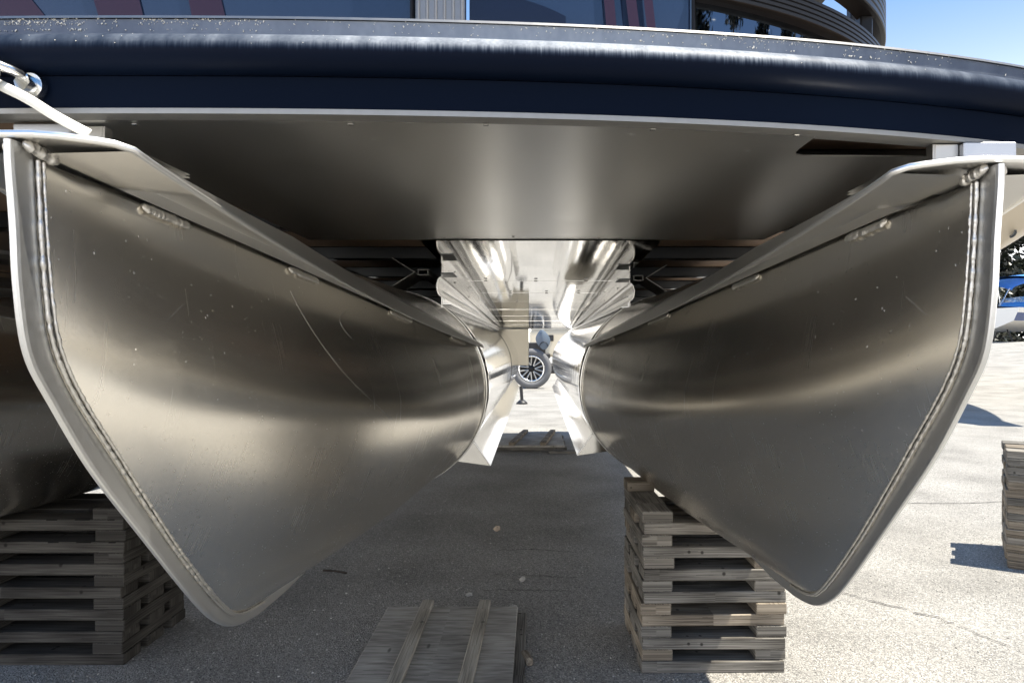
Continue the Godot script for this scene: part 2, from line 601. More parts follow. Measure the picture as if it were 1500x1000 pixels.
# a point of the nose's side sheet: t from its upper edge to the keel, s from the stem to the round section
func nose_point(ax: float, side: float, shift: float, seam: float, stem: PackedVector2Array, t: float, s: float) -> Vector3:
	var a := stem_in(t, stem)
	var th := deg_to_rad(lerpf(FIRST, 180.0, t))
	var p := Vector3(0.0042, a.y, a.x + shift)
	var q := Vector3(sin(th) * R, TUBE_Y + cos(th) * R, seam)
	var m := p.lerp(q, s)
	m.x += BULGE * sin(PI * pow(s, 0.8)) * smoothstep(0.0, 0.35, t) * (1.0 - smoothstep(0.75, 1.0, t))
	return V(ax + side * m.x, m.y, m.z)

func cap_lines(ax: float, side: float, shift: float, seam: float, stem: PackedVector2Array, s: float) -> PackedVector3Array:
	var w := nose_point(ax, side, shift, seam, stem, 0.0, s) + Vector3(side * 0.004, 0.004, 0)
	var e0 := Vector3(0.096, 0.1975, 0.694 + shift)
	var e1 := Vector3(0.325, -0.008, seam + 0.05)
	var e := e0.lerp(e1, s)
	e.y -= 0.027 * sin(PI * pow(s, 0.8))
	# the lip narrows to nothing at the fore end
	var ew := V(ax + side * e.x, e.y, e.z)
	var drop := smoothstep(0.062, 0.075, s) * (1.0 - 0.6 * smoothstep(0.6, 1.0, s))
	var w2 := w.lerp(ew, 0.03) + Vector3(side * 0.0025, 0.0125, 0) * drop
	var lift := 0.004 + 0.024 * clampf(s * 5.0, 0, 1) * (1.0 - 0.75 * clampf((s - 0.6) / 0.4, 0, 1))
	var e2 := ew + Vector3(-side * 0.003, lift, 0)
	var crown := V(ax, lerpf(0.206, TUBE_Y + R + 0.012, s), lerpf(0.655 + shift, seam + 0.01, s))
	return PackedVector3Array([w, w2, ew, e2, e2.lerp(crown, 0.5) + Vector3(0, 0.012 * s, 0), crown])

func pontoon(boat: Node3D, ax: float, shift: float, seam: float, rings: Array, label: String) -> void:
	var stem := spline(STEM_IN, 60)
	var moved := stem.duplicate()
	for i in stem.size():          # the sheets lap the bar to within 30 mm of its edge
		var t := (stem[mini(i + 1, stem.size() - 1)] - stem[maxi(i - 1, 0)]).normalized()
		moved[i] = stem[i] + Vector2(t.y, -t.x) * 0.014
	stem = moved
	var out := spline(STEM_OUT, 150)
	# side sheets of the nose
	var st := begin()
	for side in [-1.0, 1.0]:
		var rows := []
		var uvs := []
		for i in 49:
			var t := i / 48.0
			var row := PackedVector3Array()
			var uv := []
			for j in 41:
				var s := j / 40.0
				var p := nose_point(ax, side, shift, seam, stem, t, s)
				row.append(p)
				uv.append(Vector2(-p.z, t * 1.0))
			rows.append(row)
			uvs.append(uv)
		sheet(st, rows, uvs, side > 0)
		rows = []
		uvs = []
		for i in 15:
			var th := deg_to_rad(FIRST * i / 14.0)
			var row := PackedVector3Array()
			var uv := []
			for j in 41:
				var s := j / 40.0
				var a := stem_in(0.0, stem)
				var m := Vector3(0.0042 * i / 14.0, a.y - 0.004 * (1.0 - i / 14.0), a.x + shift).lerp(Vector3(sin(th) * R, TUBE_Y + cos(th) * R, seam), s)
				row.append(V(ax + side * m.x, m.y, m.z))
				uv.append(Vector2(m.z, -0.4 + 0.4 * i / 14.0))
			rows.append(row)
			uvs.append(uv)
		sheet(st, rows, uvs, side > 0)
	var tube := part("pontoon", done(st), M.nose, boat)
	tube.set_meta("label", label)
	# the folded plate on top of the nose
	st = begin()
	for side in [-1.0, 1.0]:
		var lines := []
		for j in 61:
			lines.append(cap_lines(ax, side, shift, seam, stem, pow(j / 60.0, 1.4)))
		for k in 5:
			var rows := []
			var uvs := []
			for j in 61:
				rows.append(PackedVector3Array([lines[j][k], lines[j][k + 1]]))
				uvs.append([Vector2(-lines[j][k].z, k * 0.1), Vector2(-lines[j][k].z, k * 0.1 + 0.1)])
			sheet(st, rows, uvs, side < 0, k + 1)
		# the fore edge, turned under: 4 mm thick
		st.set_smooth_group(FLAT)
		for k in 5:
			var a: Vector3 = lines[0][k]
			var b: Vector3 = lines[0][k + 1]
			var back := Vector3(0, 0.0, -0.02)
			quad(st, a, b, b + back, a + back)
	part("nose_cap", done(st), M.cap, tube)
	# rounded bright edge of that plate, all the way round its fore end
	st = begin()
	var edge := PackedVector3Array()
	var slim := []
	for side in [-1.0, 1.0]:
		var half := []
		for j in 41:
			var s := pow(j / 40.0, 1.4)
			half.append([cap_lines(ax, side, shift, seam, stem, s)[2] + Vector3(0, 0.001, 0), lerpf(1.0, 0.45, clampf(s * 2.5, 0, 1))])
		var rim := [[V(ax + side * 0.086, 0.2003, 0.6775 + shift), 1.0], [V(ax + side * 0.074, 0.2012, 0.671 + shift), 1.0], [V(ax + side * 0.045, 0.2025, 0.660 + shift), 1.0], [V(ax + side * 0.02, 0.203, 0.655 + shift), 1.0]]
		if side < 0:
			half.reverse()
			for q in half + rim:
				edge.append(q[0]); slim.append(q[1])
		else:
			rim.reverse()
			for q in rim + half:
				edge.append(q[0]); slim.append(q[1])
	var fr := frames(edge, Vector3.UP)
	sweep(st, edge, ring(8, 0.0036, 0.0040), fr[0], fr[1], true, SMOOTH, true, func(i: int, _j: int, o: Vector2) -> Vector2: return o * slim[i])
	part("plate_edge", done(st), M.edge, tube)
	# flat fore plate inside that edge
	st = begin()
	var fan := [Vector2(-0.092, 0.69), Vector2(-0.074, 0.671), Vector2(-0.045, 0.660), Vector2(0, 0.655), Vector2(0.045, 0.660), Vector2(0.074, 0.671), Vector2(0.092, 0.69), Vector2(0.10, 0.80), Vector2(-0.10, 0.80)]
	st.set_smooth_group(FLAT)
	for h in [0.0, 0.0035]:
		for i in range(1, fan.size() - 1):
			var t3 := []
			for p in [fan[0], fan[i], fan[i + 1]]:
				t3.append(V(ax + p.x, 0.2005 + h - absf(p.x) * 0.02 - clampf(p.y - 0.69, 0, 1) * 0.02, p.y + shift))
			tri(st, t3[0], t3[1], t3[2], Vector2(0, 0), Vector2(0.1, 0), Vector2(0.1, 0.1))
	part("fore_plate", done(st), M.cap, tube)
	# stem bar: flat bar bent round the fore end, its nose rounded
	st = begin()
	var path := PackedVector3Array()
	var rights := []
	var ups := []
	for i in out.size():
		path.append(V(ax, out[i].y, out[i].x + shift))
	path.append(V(ax, -0.494, 1.36 + shift))
	path.append(V(ax, -0.494, 1.50 + shift))
	for i in path.size():
		var t := (path[mini(i + 1, path.size() - 1)] - path[maxi(i - 1, 0)]).normalized()
		rights.append(Vector3.RIGHT)
		ups.append(t.cross(Vector3.RIGHT).normalized())
	var prof := [Vector2(-0.0042, -0.055), Vector2(-0.0042, -0.0055), Vector2(-0.0034, -0.0018), Vector2(-0.0018, -0.0004), Vector2(0.0018, -0.0004), Vector2(0.0034, -0.0018), Vector2(0.0042, -0.0055), Vector2(0.0042, -0.055)]
	var flip_up := 1.0
	if (ups[0] as Vector3).z < 0:
		flip_up = -1.0
	for i in ups.size():
		ups[i] = ups[i] * flip_up
	sweep(st, path, prof, rights, ups, true, CREASED)
	part("stem_bar", done(st), M.stem, tube)
	# the long weld on each side of the stem
	for side in [-1.0, 1.0]:
		for lane in [0.0, 1.0]:
			st = begin()
			var line := PackedVector3Array()
			for i in 60:
				var t := i / 59.0
				line.append(nose_point(ax, side, shift, seam, stem, t, 0.0008 + lane * 0.0036) + Vector3(side * 0.003, 0, 0))
			bead(st, line, Vector3(side, 0.05, 0.05), 0.0018 if lane > 0.5 else 0.0023, 0.0020, 0.006, int(ax * 100 + side + lane * 17), 0.05, 0.5)
			part("weld_bead", done(st), M.weld, tube)
		st = begin()
		var groove := PackedVector3Array()
		for i in 60:
			groove.append(nose_point(ax, side, shift, seam, stem, i / 59.0, 0.0026) + Vector3(side * 0.0012, 0, 0))
		bead(st, groove, Vector3(side, 0.05, 0.05), 0.0021, 0.0012, 0.007, int(ax * 77 + side))
		part("weld_root", done(st), M.dark_weld, tube)  # darker metal along the root of the weld
		# stitches that hold the cap
		for span in [[0.085, 0.137], [0.282, 0.343], [0.543, 0.627], [0.823, 0.905]]:
			st = begin()
			var l2 := PackedVector3Array()
			for i in 13:
				l2.append(nose_point(ax, side, shift, seam, stem, 0.004, lerpf(span[0], span[1], i / 12.0)) + Vector3(side * 0.002, 0.0005, 0))
			bead(st, l2, Vector3(side, 0.6, 0.0), 0.0080, 0.0036, 0.0034, int(span[0] * 1000 + ax * 10), 0.24, 0.2)
			part("stitch_weld", done(st), M.weld, tube)
		st = begin()
		var blob := PackedVector3Array([V(ax + side * 0.009, 0.196, 0.660 + shift), V(ax + side * 0.012, 0.192, 0.68 + shift), V(ax + side * 0.015, 0.187, 0.700 + shift)])
		bead(st, blob, Vector3(side, 0.6, 0.0), 0.0075, 0.0050, 0.004, 5, 0.16, 0.25)
		part("corner_weld", done(st), M.weld, tube)
	# long hairline scratches on the centre pontoon's sheet
	if absf(ax + 0.505) < 0.01:
		for q in [[Vector2(0.05, 0.28), Vector2(0.33, 0.42)], [Vector2(0.05, 0.40), Vector2(0.12, 0.39)]]:
			st = begin()
			var hair := PackedVector3Array()
			for i in 25:
				var c: Vector2 = (q[0] as Vector2).lerp(q[1], i / 24.0)
				hair.append(nose_point(ax, 1.0, shift, seam, stem, c.x, c.y - 0.02 * sin(PI * i / 24.0)) + Vector3(0.0002, 0, 0))
			rod(st, hair, 0.00026, 4)
			part("scratch", done(st), M.dull, tube)
	# the round polished length
	st = begin()
	var n := 96
	var stops := [seam - 0.004, seam]
	var d := seam
	while d < STERN - 0.15:
		d += 0.14
		stops.append(d)
	var rows := []
	var uvs := []
	for k in stops.size():
		var row := PackedVector3Array()
		var uv := []
		for i in n + 1:
			var a := TAU * i / n
			var r := R + (0.0035 if k else 0.0005)
			row.append(V(ax + sin(a) * r, TUBE_Y + cos(a) * r, stops[k]))
			uv.append(Vector2(stops[k], a * R))
		rows.append(row)
		uvs.append(uv)
	for q in [[STERN - 0.05, 0.97], [STERN - 0.02, 0.88], [STERN, 0.70], [STERN + 0.01, 0.0]]:
		var row := PackedVector3Array()
		var uv := []
		for i in n + 1:
			var a := TAU * i / n
			row.append(V(ax + sin(a) * R * q[1], TUBE_Y + cos(a) * R * q[1], q[0]))
			uv.append(Vector2(q[0], a * R))
		rows.append(row)
		uvs.append(uv)
	sheet(st, rows, uvs, false)
	part("barrel", done(st), M.polished, tube)
	for rd in rings + [seam - 0.003]:
		st = begin()
		var loop := PackedVector3Array()
		for i in 73:
			var a := TAU * i / 72
			loop.append(V(ax + sin(a) * (R + 0.0035), TUBE_Y + cos(a) * (R + 0.0035), rd))
		rod(st, loop, 0.0022, 6, Vector3(0.01, 0.02, 1))
		part("seam_weld", done(st), M.dull if rd > seam else M.bright, tube)
	# folded lifting strakes, an open vee in section
	for side in [-1.0, 1.0]:
		st = begin()
		st.set_smooth_group(FLAT)
		var d0 := seam + 0.03
		var pts := []
		for q in [[0.288, -0.173], [0.350, -0.262], [0.231, -0.246]]:
			pts.append([V(ax + side * q[0], TUBE_Y + q[1], d0), V(ax + side * (q[0] if q[0] < 0.3 else 0.345), TUBE_Y + (q[1] if q[0] < 0.3 else -0.255), STERN - 0.12 + (0.0 if q[0] < 0.3 else -0.10))])
		for k in 2:
			var a: Vector3 = pts[k][0]
			var b: Vector3 = pts[k + 1][0]
			quad(st, a, b, pts[k + 1][1], pts[k][1], Vector2(d0, 0), Vector2(d0, 0.12), Vector2(STERN, 0.12), Vector2(STERN, 0))
		tri(st, pts[0][0], pts[1][0], pts[2][0])
		var strake := part("lifting_strake", done(st), M.mirror, tube)
		st = begin()
		bar(st, pts[1][0] + Vector3(0, 0, 0.002), pts[0][0] + Vector3(0, 0, 0.002), 0.0022, 6)
		part("strake_lip", done(st), M.bright, strake)
		st = begin()
		var jn := PackedVector3Array([pts[0][0], pts[0][1]])
		rod(st, jn, 0.003, 6)
		part("strake_weld", done(st), M.dull, strake)

# ---------------------------------------------------------------- the deck's edge
const MID := -0.505
const HALF := 1.45
func bow(x: float) -> float:
	var u := (x - MID) * (x - MID)
	return 0.845 + 0.068 * u + 0.0235 * u * u

# outline of the deck seen from above, as (x, distance), from port side round the bow to the starboard side
func deck_line(inset: float) -> PackedVector2Array:
	var out := PackedVector2Array()
	var rr := 0.085
	var half := HALF - inset
	var r2 := maxf(rr - inset, 0.02)
	var d_corner := bow(MID + HALF) + rr
	out.append(Vector2(MID - half, 6.6))
	for k in range(0, 9):
		var a := PI / 2 * k / 8.0
		out.append(Vector2(MID - half + r2 * (1 - cos(a)), d_corner - r2 * sin(a) + 0.0))
	var x0 := half - r2
	for k in range(1, 60):
		var x := MID - x0 + 2 * x0 * k / 60.0
		var edge := clampf((absf(x - MID) - (x0 - 0.04)) / 0.04, 0, 1)
		out.append(Vector2(x, lerpf(bow(x) + inset, d_corner - r2, edge * edge)))
	for k in range(8, -1, -1):
		var a := PI / 2 * k / 8.0
		out.append(Vector2(MID + half - r2 * (1 - cos(a)), d_corner - r2 * sin(a)))
	out.append(Vector2(MID + half, 6.6))
	return out

# an outline (outward, up) carried round the deck's edge
func edge_run(st: SurfaceTool, outline: Array, smooth: bool) -> void:
	var line := deck_line(0.0)
	var path := PackedVector3Array()
	for p in line:
		path.append(V(p.x, 0, p.y))
	var rights := []
	var ups := []
	for i in path.size():
		var t := (path[mini(i + 1, path.size() - 1)] - path[maxi(i - 1, 0)]).normalized()
		rights.append(Vector3.UP.cross(t).normalized())   # outward
		ups.append(Vector3.UP)
	if (rights[35] as Vector3).z < 0:
		for i in rights.size():
			rights[i] = -rights[i]
	sweep(st, path, outline, rights, ups, true, SMOOTH if smooth else FLAT)

func deck(boat: Node3D) -> void:
	var st := begin()
	# plywood floor
	var line := deck_line(0.02)
	st.set_smooth_group(FLAT)
	for y in [0.335, 0.360]:
		for i in range(1, line.size() - 2):
			var a := line[i]
			var b := line[i + 1]
			quad(st, V(a.x, y, a.y), V(b.x, y, b.y), V(b.x, y, 6.6), V(a.x, y, 6.6), a, b, Vector2(b.x, 6.6), Vector2(a.x, 6.6))
	var floor_ := part("deck", done(st), M.plywood_under, boat)
	# lower band: a flat face
	st = begin()
	edge_run(st, [Vector2(0, 0.2945), Vector2(0, 0.3335), Vector2(-0.012, 0.3335), Vector2(-0.012, 0.2945)], false)
	part("lower_band", done(st), M.navy_flat, floor_)
	# rub rail: a rounded bulge
	st = begin()
	var prof := [Vector2(-0.012, 0.3345)]
	for k in 15:
		var a := -PI / 2 + PI * k / 14.0
		prof.append(Vector2(0.004 + 0.026 * cos(a), 0.358 + 0.0235 * sin(a)))
	prof.append(Vector2(-0.012, 0.3815))
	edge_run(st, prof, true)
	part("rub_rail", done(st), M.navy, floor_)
	# upper band with a bright top corner
	st = begin()
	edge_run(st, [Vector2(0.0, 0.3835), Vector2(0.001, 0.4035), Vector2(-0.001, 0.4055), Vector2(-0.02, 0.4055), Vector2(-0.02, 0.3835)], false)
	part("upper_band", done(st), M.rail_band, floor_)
	st = begin()
	edge_run(st, [Vector2(0.0035, 0.404), Vector2(0.0025, 0.4075), Vector2(-0.012, 0.408), Vector2(-0.012, 0.4058), Vector2(0.001, 0.4058)], false)
	part("top_corner", done(st), M.post, floor_)
	# thin silver trim under the lower band
	st = begin()
	edge_run(st, [Vector2(0.002, 0.2868), Vector2(0.002, 0.2902), Vector2(-0.016, 0.2902), Vector2(-0.016, 0.2868)], false)
	edge_run(st, [Vector2(0.0, 0.2905), Vector2(0.0, 0.2942), Vector2(-0.018, 0.2942), Vector2(-0.018, 0.2905)], false)
	part("silver_trim", done(st), M.silver, floor_)
	# inner web of the front rail, seen through the notch
	st = begin()
	edge_run(st, [Vector2(-0.017, 0.2875), Vector2(-0.017, 0.334), Vector2(-0.038, 0.334), Vector2(-0.038, 0.2885)], false)
	part("rail_web", done(st), M.silver, floor_)
	# dried spray and salt on the upper band
	rng.seed = 5
	st = begin()
	for k in 620:
		var x: float
		var pick := rng.randf()
		if pick < 0.50:
			x = rng.randf_range(-0.72, -0.56)
			if rng.randf() < 0.3:
				x = rng.randf_range(-0.56, -0.34)
		elif pick < 0.62:
			x = rng.randf_range(-0.5, 0.1)
		else:
			x = rng.randfn(0.30, 0.16)
		var low := 0.389 + 0.006 * (1 if rng.randf() < 0.25 else 0)
		var y := rng.randf_range(0.397, 0.405) if rng.randf() < 0.7 else low + rng.randf() * 0.003
		var size := 0.0005 + 0.0011 * pow(rng.randf(), 3.0)
		var o := V(x, y, bow(x) - 0.0012)
		cbox(st, Transform3D(Basis(Vector3(0, 0, 1), rng.randf() * TAU), o), Vector3(size * rng.randf_range(1.0, 2.6), size, 0.0012), 0.0004)
	for k in 60:
		var x := rng.randf_range(-0.7, 0.75)
		var a := rng.randf_range(0.1, 1.0)
		var o := V(x, 0.358 + 0.0235 * sin(a), bow(x) - 0.004 - 0.026 * cos(a))
		var size := rng.randf_range(0.0005, 0.0012)
		cbox(st, Transform3D(Basis(), o), Vector3(size, size, size), 0.0003)
	var salt := part("dried_salt", done(st), M.salt, floor_)
	salt.set_meta("kind", "stuff")
	underside(boat)

# the polished sheets fall towards the stern
func skin_y(d: float) -> float:
	return 0.3335 - 0.0262 * d

func underskin(called: String, boat: Node, pts: Array, y: float, mat: Material, fall := 0.0) -> void:
	# a thin sheet: the outline (x, d) given clockwise, 2 mm thick
	var poly := PackedVector2Array(pts)
	var ids := Geometry2D.triangulate_polygon(poly)
	var st := begin()
	st.set_smooth_group(FLAT)
	for h in [y, y + 0.002]:
		for i in range(0, ids.size(), 3):
			var a := poly[ids[i]]
			var b := poly[ids[i + 1]]
			var c := poly[ids[i + 2]]
			var ha: float = h if fall == 0.0 else skin_y(a.y) - fall * (a.y - poly[0].y) * 3.0 + h
			var hb: float = h if fall == 0.0 else skin_y(b.y) - fall * (b.y - poly[0].y) * 3.0 + h
			var hc: float = h if fall == 0.0 else skin_y(c.y) - fall * (c.y - poly[0].y) * 3.0 + h
			tri(st, V(a.x, ha, a.y), V(b.x, hb, b.y), V(c.x, hc, c.y), Vector2(a.y, a.x), Vector2(b.y, b.x), Vector2(c.y, c.x))
	if fall != 0.0 and poly[0].y > 1.9:        # the fore edge, 3 mm thick
		var y0 := skin_y(poly[0].y)
		quad(st, V(poly[0].x, y0, poly[0].y), V(poly[1].x, y0, poly[1].y), V(poly[1].x, y0 + 0.02, poly[1].y), V(poly[0].x, y0 + 0.02, poly[0].y))
	for i in poly.size() if fall == 0.0 else 0:
		var a := poly[i]
		var b := poly[(i + 1) % poly.size()]
		quad(st, V(a.x, y, a.y), V(b.x, y, b.y), V(b.x, y + 0.002, b.y), V(a.x, y + 0.002, a.y))
	part(called, done(st), mat, boat)

func underside(boat: Node3D) -> void:
	var front := []
	for k in 15:
		var x := lerpf(-0.62, 0.386, k / 14.0)
		front.append(Vector2(x, bow(x) + 0.012))
	# first sheet, notched at its fore right corner
	var outline := front + [Vector2(0.386, 1.0), Vector2(0.388, 1.02), Vector2(0.394, 1.031), Vector2(0.408, 1.038), Vector2(0.62, 1.042), Vector2(0.62, 1.86), Vector2(-0.62, 1.86)]
	underskin("underskin_sheet", boat, outline, 0.288, M.skin)
	# polished sheets that overlap aft
	var d := 1.855
	var k := 0
	for next in [2.76, 3.23, 3.68, 4.23, 4.8, 5.36, 5.9, 6.45]:
		underskin("underskin_sheet", boat, [Vector2(-0.315, d), Vector2(0.342, d), Vector2(0.342, next + 0.012), Vector2(-0.315, next + 0.012)], 0.0, M.polished_flat, -0.0003 - 0.0004 * (k % 2))
		d = next
		k += 1
	# screws
	var st: SurfaceTool
	for q in [[-0.52, 0.885], [-0.24, 0.884], [-0.065, 0.886], [0.155, 0.905], [0.355, 0.93], [-0.245, 1.83], [-0.06, 1.80], [0.17, 1.83]]:
		part("screw_head", box_mesh(Vector3(0.007, 0.002, 0.007), 0.0009), M.dull, boat, Transform3D(Basis(), V(q[0], 0.2865, q[1])))
	for q in [[-0.2, 2.72], [0.0, 2.73], [0.2, 2.72], [-0.12, 3.19], [0.05, 3.2], [0.2, 3.19], [-0.1, 3.64], [0.16, 3.64]]:
		part("screw_head", box_mesh(Vector3(0.014, 0.003, 0.012), 0.0014), M.dull, boat, Transform3D(Basis(), V(q[0], skin_y(q[1]) - 0.004, q[1])))
	# cross members of the deck
	for q in [1.16, 1.7, 2.3, 2.9, 3.5, 4.1, 4.7, 5.3, 5.9, 6.5]:
		st = begin()
		abox(st, MID - 1.38, MID + 1.38, 0.292, 0.334, q, q + 0.05)
		part("cross_member", done(st), M.dark_bar, boat)
	# risers on the pontoons, S shaped in section
	for r in [[-0.315, 2.30, -1.0], [0.342, 2.50, 1.0], [-0.695, 0.95, 1.0], [-1.325, 1.05, -1.0], [0.70, 1.06, 1.0], [-1.70, 1.06, -1.0]]:
		st = begin()
		var x0: float = r[0]
		var d0: float = r[1]
		var out: float = r[2]
		var prof := [Vector2(0.0, 0.282), Vector2(0.0, 0.243)]
		for i in 9:
			var a := PI * i / 8.0
			prof.append(Vector2(0.017 * sin(a), 0.24 - 0.036 * (1 - cos(a))))
		prof.append(Vector2(0.0, 0.165))
		prof.append(Vector2(0.0, 0.120))
		var rows := []
		var uvs := []
		for dd in [d0, d0 + 1.5, d0 + 3.0, 6.5]:
			var row := PackedVector3Array()
			var uv := []
			var squeeze: float = (skin_y(dd) - 0.12) / 0.162 if r[0] > -0.4 and r[0] < 0.4 else 1.0
			for p in prof:
				row.append(V(x0 + out * p.x, 0.12 + (p.y - 0.12) * squeeze, dd))
				uv.append(Vector2(dd, p.y))
			for i in range(prof.size() - 1, -1, -1):
				row.append(V(x0 + out * (prof[i].x + 0.004), 0.12 + (prof[i].y - 0.12) * squeeze, dd))
				uv.append(Vector2(dd, prof[i].y))
			rows.append(row)
			uvs.append(uv)
		sheet(st, rows, uvs, false, FLAT)
		st.set_smooth_group(FLAT)
		var e: PackedVector3Array = rows[0]
		for i in prof.size() - 1:
			quad(st, e[i], e[i + 1], e[e.size() - 2 - i], e[e.size() - 1 - i])
		var riser := part("riser", done(st), M.riser_sheet, boat)
		# foot, rail and fore flange
		st = begin()
		abox(st, x0 - out * 0.002, x0 - out * 0.030, 0.138, 0.142, d0 - 0.01, 6.5, 0.001)
		abox(st, x0 - out * 0.002, x0 - out * 0.006, 0.142, 0.158, d0 - 0.01, 6.5, 0.001)
		part("riser_foot", done(st), M.bright, riser)
		st = begin()
		abox(st, x0 + out * 0.006, x0 - out * 0.040, 0.240, 0.244, d0 - 0.02, d0 + 0.10, 0.001)
		abox(st, x0 - out * 0.001, x0 - out * 0.003, 0.180, 0.1822, d0 + 0.01, d0 + 1.4, 0.0005)
		part("riser_flange", done(st), M.dark_bar, riser)
		for i in 4:
			st = begin()
			cbox(st, Transform3D(Basis(), V(x0 - out * 0.002, skin_y(d0 + 0.35 + i * 0.55) - 0.02, d0 + 0.35 + i * 0.55)), Vector3(0.003, 0.006, 0.012), 0.001)
			part("bolt", done(st), M.dull, riser)
	# short riser box over each nose
	for q in [[0.600, 0.955], [-0.672, 0.875], [-1.50, 0.99]]:
		st = begin()
		abox(st, q[0], q[0] + 0.074, 0.195, 0.2855, q[1], q[1] + 0.10, 0.002)
		var rb := part("riser_box", done(st), M.riser, boat)
		st = begin()
		var sx: float = q[0] if q[0] > 0 else q[0] + 0.074
		var sg := -1.0 if q[0] > 0 else 1.0
		abox(st, sx + sg * 0.0005, sx + sg * 0.034, 0.195, 0.2855, q[1] + 0.012, q[1] + 0.016, 0.001)
		abox(st, sx + sg * 0.034, sx + sg * 0.037, 0.195, 0.2855, q[1] + 0.012, q[1] + 0.03, 0.001)
		part("riser_plate", done(st), M.dull, rb)
		st = begin()
		rod(st, PackedVector3Array([V(sx + sg * 0.018, 0.244, q[1] + 0.012), V(sx + sg * 0.018, 0.244, q[1] + 0.004)]), 0.0065, 6)
		part("bolt", done(st), M.bright, rb)
	# the hollow bar and the open vee of thin plate by each riser
	for q in [[-0.378, 2.28, -1.0], [0.373, 2.48, 1.0]]:
		st = begin()
		var x: float = q[0]
		var dd: float = q[1]
		var o: float = q[2]
		for s in [-1, 1]:
			abox(st, x - 0.018, x + 0.018, 0.2455 + s * 0.0085 - 0.0015, 0.2455 + s * 0.0085 + 0.0015, dd, dd + 0.4, 0.0008)
			abox(st, x + s * 0.0165 - 0.0015, x + s * 0.0165 + 0.0015, 0.239, 0.252, dd, dd + 0.4, 0.0008)
		part("hollow_bar", done(st), M.dull, boat)
		st = begin()
		for s in [-1.0, 1.0]:
			var a := V(x + o * 0.028, 0.2455, dd)
			var b := V(x + o * 0.104, 0.2455 + s * 0.048, dd)
			var dirv := (b - a).normalized()
			var xf := Transform3D(Basis(dirv, Vector3(0, 0, 1).cross(dirv), Vector3(0, 0, 1)), (a + b) / 2 + Vector3(0, 0, -0.10))
			cbox(st, xf, Vector3(a.distance_to(b), 0.003, 0.2), 0.0008)
		part("vee_brace", done(st), M.dull, boat)
	# stern: transom beam and the motor pod between the pontoons
	st = begin()
	abox(st, MID - 1.38, MID + 1.38, 0.163, 0.33, 6.60, 6.64)
	part("transom", done(st), M.dull, boat)
	st = begin()
	abox(st, -0.93, -0.066, -0.19, 0.160, 6.50, 6.53, 0.004)
	part("motor_pod", done(st), M.pod, boat)

# ---------------------------------------------------------------- the fence on the deck
func fence_at(f: float) -> Vector2:        # (x, d) along the fence; f below 0 runs to port, 0..90 round the corner, then aft
	if f < 0:
		return Vector2(-0.10 + f, 1.03)
	if f <= 90:
		var a := deg_to_rad(f)
		return Vector2(-0.10 + 0.86 * sin(a), 1.03 + 0.60 * (1 - cos(a)))
	return Vector2(0.76, 1.63 + (f - 90.0))

func fence_strip(st: SurfaceTool, f0: float, f1: float, n: int, y0: float, y1: float, off: float) -> void:
	var rows := []
	var uvs := []
	for i in n + 1:
		var f := lerpf(f0, f1, float(i) / n)
		var p := fence_at(f)
		var q := fence_at(f + 0.01)
		var t := (q - p).normalized()
		var o := Vector2(t.y, -t.x)
		if o.y > 0 and f < 45:
			o = -o
		p += o * off
		rows.append(PackedVector3Array([V(p.x, y0, p.y), V(p.x, y1, p.y)]))
		uvs.append([Vector2(i * 0.05, 0), Vector2(i * 0.05, y1 - y0)])
	sheet(st, rows, uvs, true)

func fence_rail(st: SurfaceTool, f0: float, f1: float, n: int, y: float, outline: Array) -> void:
	var path := PackedVector3Array()
	for i in n + 1:
		var p := fence_at(lerpf(f0, f1, float(i) / n))
		path.append(V(p.x, y, p.y))
	var f := frames(path, Vector3.UP)
	sweep(st, path, outline, f[0], f[1], true, FLAT)

